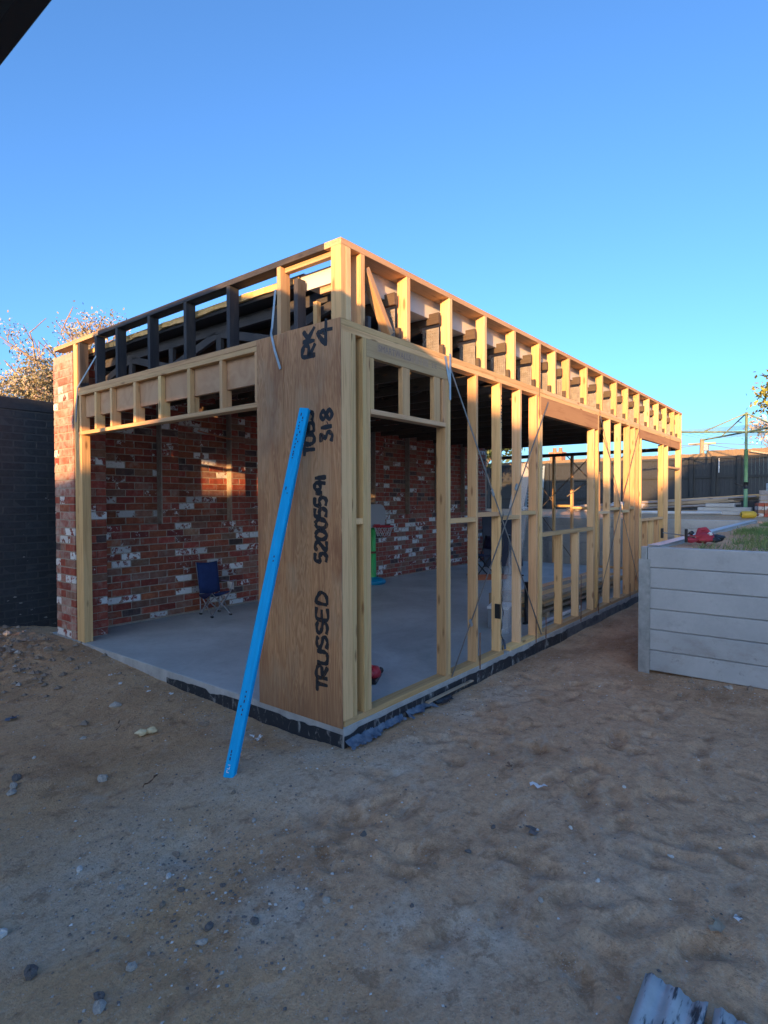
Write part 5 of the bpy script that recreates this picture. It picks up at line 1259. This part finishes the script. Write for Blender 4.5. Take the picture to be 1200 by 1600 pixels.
for (x, y, r, k) in ((-1.33, -.74, .02, 'stone_dark'), (-1.165, -.83, .02, 'stone_grey'), (-1.089, -.902, .02, 'stone_grey'), (-1.742, -.555, .022, 'stone_grey'), (-1.898, -.64, .026, 'stone_grey'),
                     (-1.88, -.60, .022, 'stone_dark'), (-1.40, -.33, .016, 'stone_dark'), (-1.55, -.1, .018, 'stone_grey'), (-1.6, .18, .018, 'stone_pale'), (-1.5, -.35, .017, 'stone_brown'),
                     (-1.46, -.62, .022, 'stone_dark'), (-1.52, -.66, .02, 'stone_grey'), (-1.38, -.2, .016, 'stone_pale'), (-1.28, -.46, .015, 'stone_dark'), (-1.25, -.05, .02, 'stone_brown'),
                     (-.9, -.2, .016, 'stone_grey'), (-.8, .1, .018, 'stone_brown'), (-.45, .5, .018, 'stone_grey'), (-.38, .62, .022, 'stone_grey'), (-.95, 1.6, .02, 'stone_grey'), (-1.3, 1.5, .015, 'stone_pale'),
                     (-.5, 3.0, .035, 'stone_brown'), (-.75, 3.4, .04, 'stone_brown'), (-.35, 3.7, .04, 'stone_brown'), (-.6, 4.0, .045, 'stone_brown'), (-.9, 4.1, .04, 'stone_brown'), (-.2, 4.25, .045, 'stone_brown'), (-.45, 4.5, .05, 'stone_grey'),
                     (2.95, -1.5, .03, 'stone_brown'), (2.9, -1.8, .03, 'stone_grey'), (2.75, -1.65, .025, 'stone_brown'), (2.98, -1.95, .035, 'stone_brown'), (2.5, -1.5, .02, 'stone_brown'), (.1, -1.95, .012, 'stone_pale'),
                     (-.55, -1.6, .014, 'stone_grey'), (-.3, -1.75, .012, 'stone_pale'), (.05, -1.5, .012, 'stone_pale'), (-.2, -1.2, .015, 'stone_dark'), (-.45, -1.2, .014, 'stone_dark'), (-.9, -1.2, .012, 'stone_dark'), (.6, -1.6, .012, 'stone_pale')):
    stone(x, y, r, k, None, int(abs(x*37+y*11)))
# fine gravel and crumbs: nobody could count them
gv = MB(); rgv = random.Random(5); kinds = ('stone_grey', 'stone_pale', 'stone_dark', 'stone_brown')
gpts = []
for i in range(15000):
    c_ = rgv.random()
    if c_ < .20: x, y = rgv.gauss(-1.3, .28), rgv.gauss(-.35, .45)
    elif c_ < .28: x, y = rgv.gauss(-.2, .15), rgv.uniform(-.2, 3.4)
    elif c_ < .36: x, y = rgv.uniform(-.2, 3), rgv.gauss(-.22, .12)
    elif c_ < .46: x, y = rgv.gauss(-.45, .4), rgv.gauss(4.1, .5)
    elif c_ < .52: x, y = rgv.gauss(2.85, .2), rgv.gauss(-1.7, .4)
    else: x, y = rgv.uniform(-2.2, 2.6), rgv.uniform(-2.4, 4)
    if x > -.01 and y > -.01: continue
    gpts.append((x, y))
big0 = len(gpts)
for i in range(480): gpts.append((rgv.gauss(-.72, .33), rgv.gauss(4.0, .65)))
ga = np.array(gpts); gzv, _, _ = relief(ga[:, :1], ga[:, 1:]); gzv = gzv[:, 0]
for gi, ((x, y), z) in enumerate(zip(gpts, gzv)):
    s = .0016+.0095*rgv.random()**4+(.011*rgv.random() if c_ < .2 and rgv.random() < .05 else 0); k_ = rgv.choices((0, 1, 2, 3), (.32, .10, .22, .36))[0]
    if gi >= big0: s = .008+.042*rgv.random()**2.4; k_ = 3 if rgv.random() < .85 else 0
    vs = [(x+s*rgv.uniform(.5, 1.2)*a, y+s*rgv.uniform(.5, 1.2)*b2, z+s*.5*c_+s*.2) for a, b2, c_ in ((1, 0, 0), (-1, 0, 0), (0, 1, 0), (0, -1, 0), (.2, .1, 1), (0, 0, -1))]
    gv.add(vs, [(0, 2, 4), (2, 1, 4), (1, 3, 4), (3, 0, 4)], k_)
tag(build(gv, 'gravel', [M[k] for k in kinds]), 'loose gravel and crumbs of concrete on the dirt', None, None, 'stuff')
# litter
fo = MB(); fo.add(*lump((-.035, 0, .012), .034, 3, (1.2, .7, .6)), 0, True); fo.add(*lump((.03, .004, .018), .03, 6, (1.1, .8, .7)), 0, True)
tag(build(fo, 'foam_lump', M['foam'], None, (-.658, 1.271, gz(-.658, 1.271)+.01), (0, 0, -.6)), 'pale yellow lump of foam lying on the dirt', 'foam lump')
def scrap(x, y, l, w_, label, mat='litter', rot=0.0, nm='plastic_scrap', group=None):
    rr = random.Random(int(x*100+y*31)); g = [[(l*(t-.5), w_*(s-.5)*(1-.5*t)+.012*math.sin(9*t), .006+rr.uniform(0, .018)) for s in (0, .5, 1)] for t in np.linspace(0, 1, 6)]
    b_ = MB(); vs = [p_ for r_ in g for p_ in r_]; b_.add(vs, [(i*3+j, (i+1)*3+j, (i+1)*3+j+1, i*3+j+1) for i in range(5) for j in range(2)], 0, True)
    return tag(build(b_, nm, M[mat], None, (x, y, gz(x, y)+.004), (0, 0, rot)), label, 'litter', group)
scrap(.323, -1.212, .10, .035, 'white scrap of plastic on the sand in front of the stud wall', rot=-1.0)
scrap(-1.139, 2.331, .10, .05, 'bluish scrap of film at the left edge of the dirt', 'blue_film', .4)
scrap(-.22, -2.258, .03, .02, 'tiny white bottle cap near the right edge of the dirt', rot=.4)
scrap(-1.0, .62, .16, .006, 'thin dark twig lying left of the blue plank foot', 'rust', .5, 'twig')
scrap(-.72, 1.55, .22, .008, 'long straight twig lying above the foam lump', 'rust', 1.0, 'twig')
scrap(.42, -.98, .06, .03, 'curled brown leaf on the sand', 'rust', .3, 'dry_leaf')
scrap(-.1, -1.36, .09, .04, 'dark shred of bark upper right of the dark crumbs', 'stone_dark', .8, 'bark_shred')
scrap(-.3, -2.2, .09, .05, 'brown curled leaf above the corrugated sheet', 'old_board', .2, 'dry_leaf')
for i, (x, y) in enumerate(((-.25, .62), (-.22, .57), (-.27, .55), (-.2, 2.1), (-.24, 2.0), (-.3, 2.35), (-.15, 1.8), (-.26, 2.6))):
    scrap(x, y, .035, .02, 'white flake of render near the slab edge', rot=i*.9, nm='render_flake', group='white flakes beside the slab edge')
# corrugated sheet at the bottom right
cs = thing('corrugated_sheet', 'weathered blue-grey corrugated metal sheet at the bottom edge', 'metal sheet', (-.722, -2.05, gz(-.8, -2.2)+.03), (0, 0, 0))
b = MB(); nu, nv = 60, 14; ux = Vector((.02, -.37, -.01)); vx = Vector((-1.0, -.05, 0)).normalized()*.9
ux = Vector((.30, -.40, 0)).normalized()
def csh(off, w_, z0, nm):
    b = MB(); vs = []
    for i in range(nu+1):
        u = w_*i/nu
        for j in range(nv+1):
            v_ = .9*j/nv; z = .0095*math.sin(2*math.pi*u/.076)+.012*math.sin(u*23+1)*(1-.4*j/nv)+z0+.006*math.sin(5*v_+u*7)
            jag = .006*math.sin(u*90)+.004*math.sin(u*230)
            p_ = Vector((0, 0, z))+Vector((.04, -.999, 0)).normalized()*(u+off)+Vector((-.999, -.04, 0)).normalized()*(v_+(jag if j == 0 else 0)); vs.append(tuple(p_))
    fs = [(i*(nv+1)+j, (i+1)*(nv+1)+j, (i+1)*(nv+1)+j+1, i*(nv+1)+j+1) for i in range(nu) for j in range(nv)]
    b.add(vs, fs, 0, True); o = build(b, nm, M['sheet'], cs); md = o.modifiers.new('thick', 'SOLIDIFY'); md.thickness = .0015; return o
csh(0, .185, 0, 'sheet'); csh(.205, .3, -.012, 'sheet')
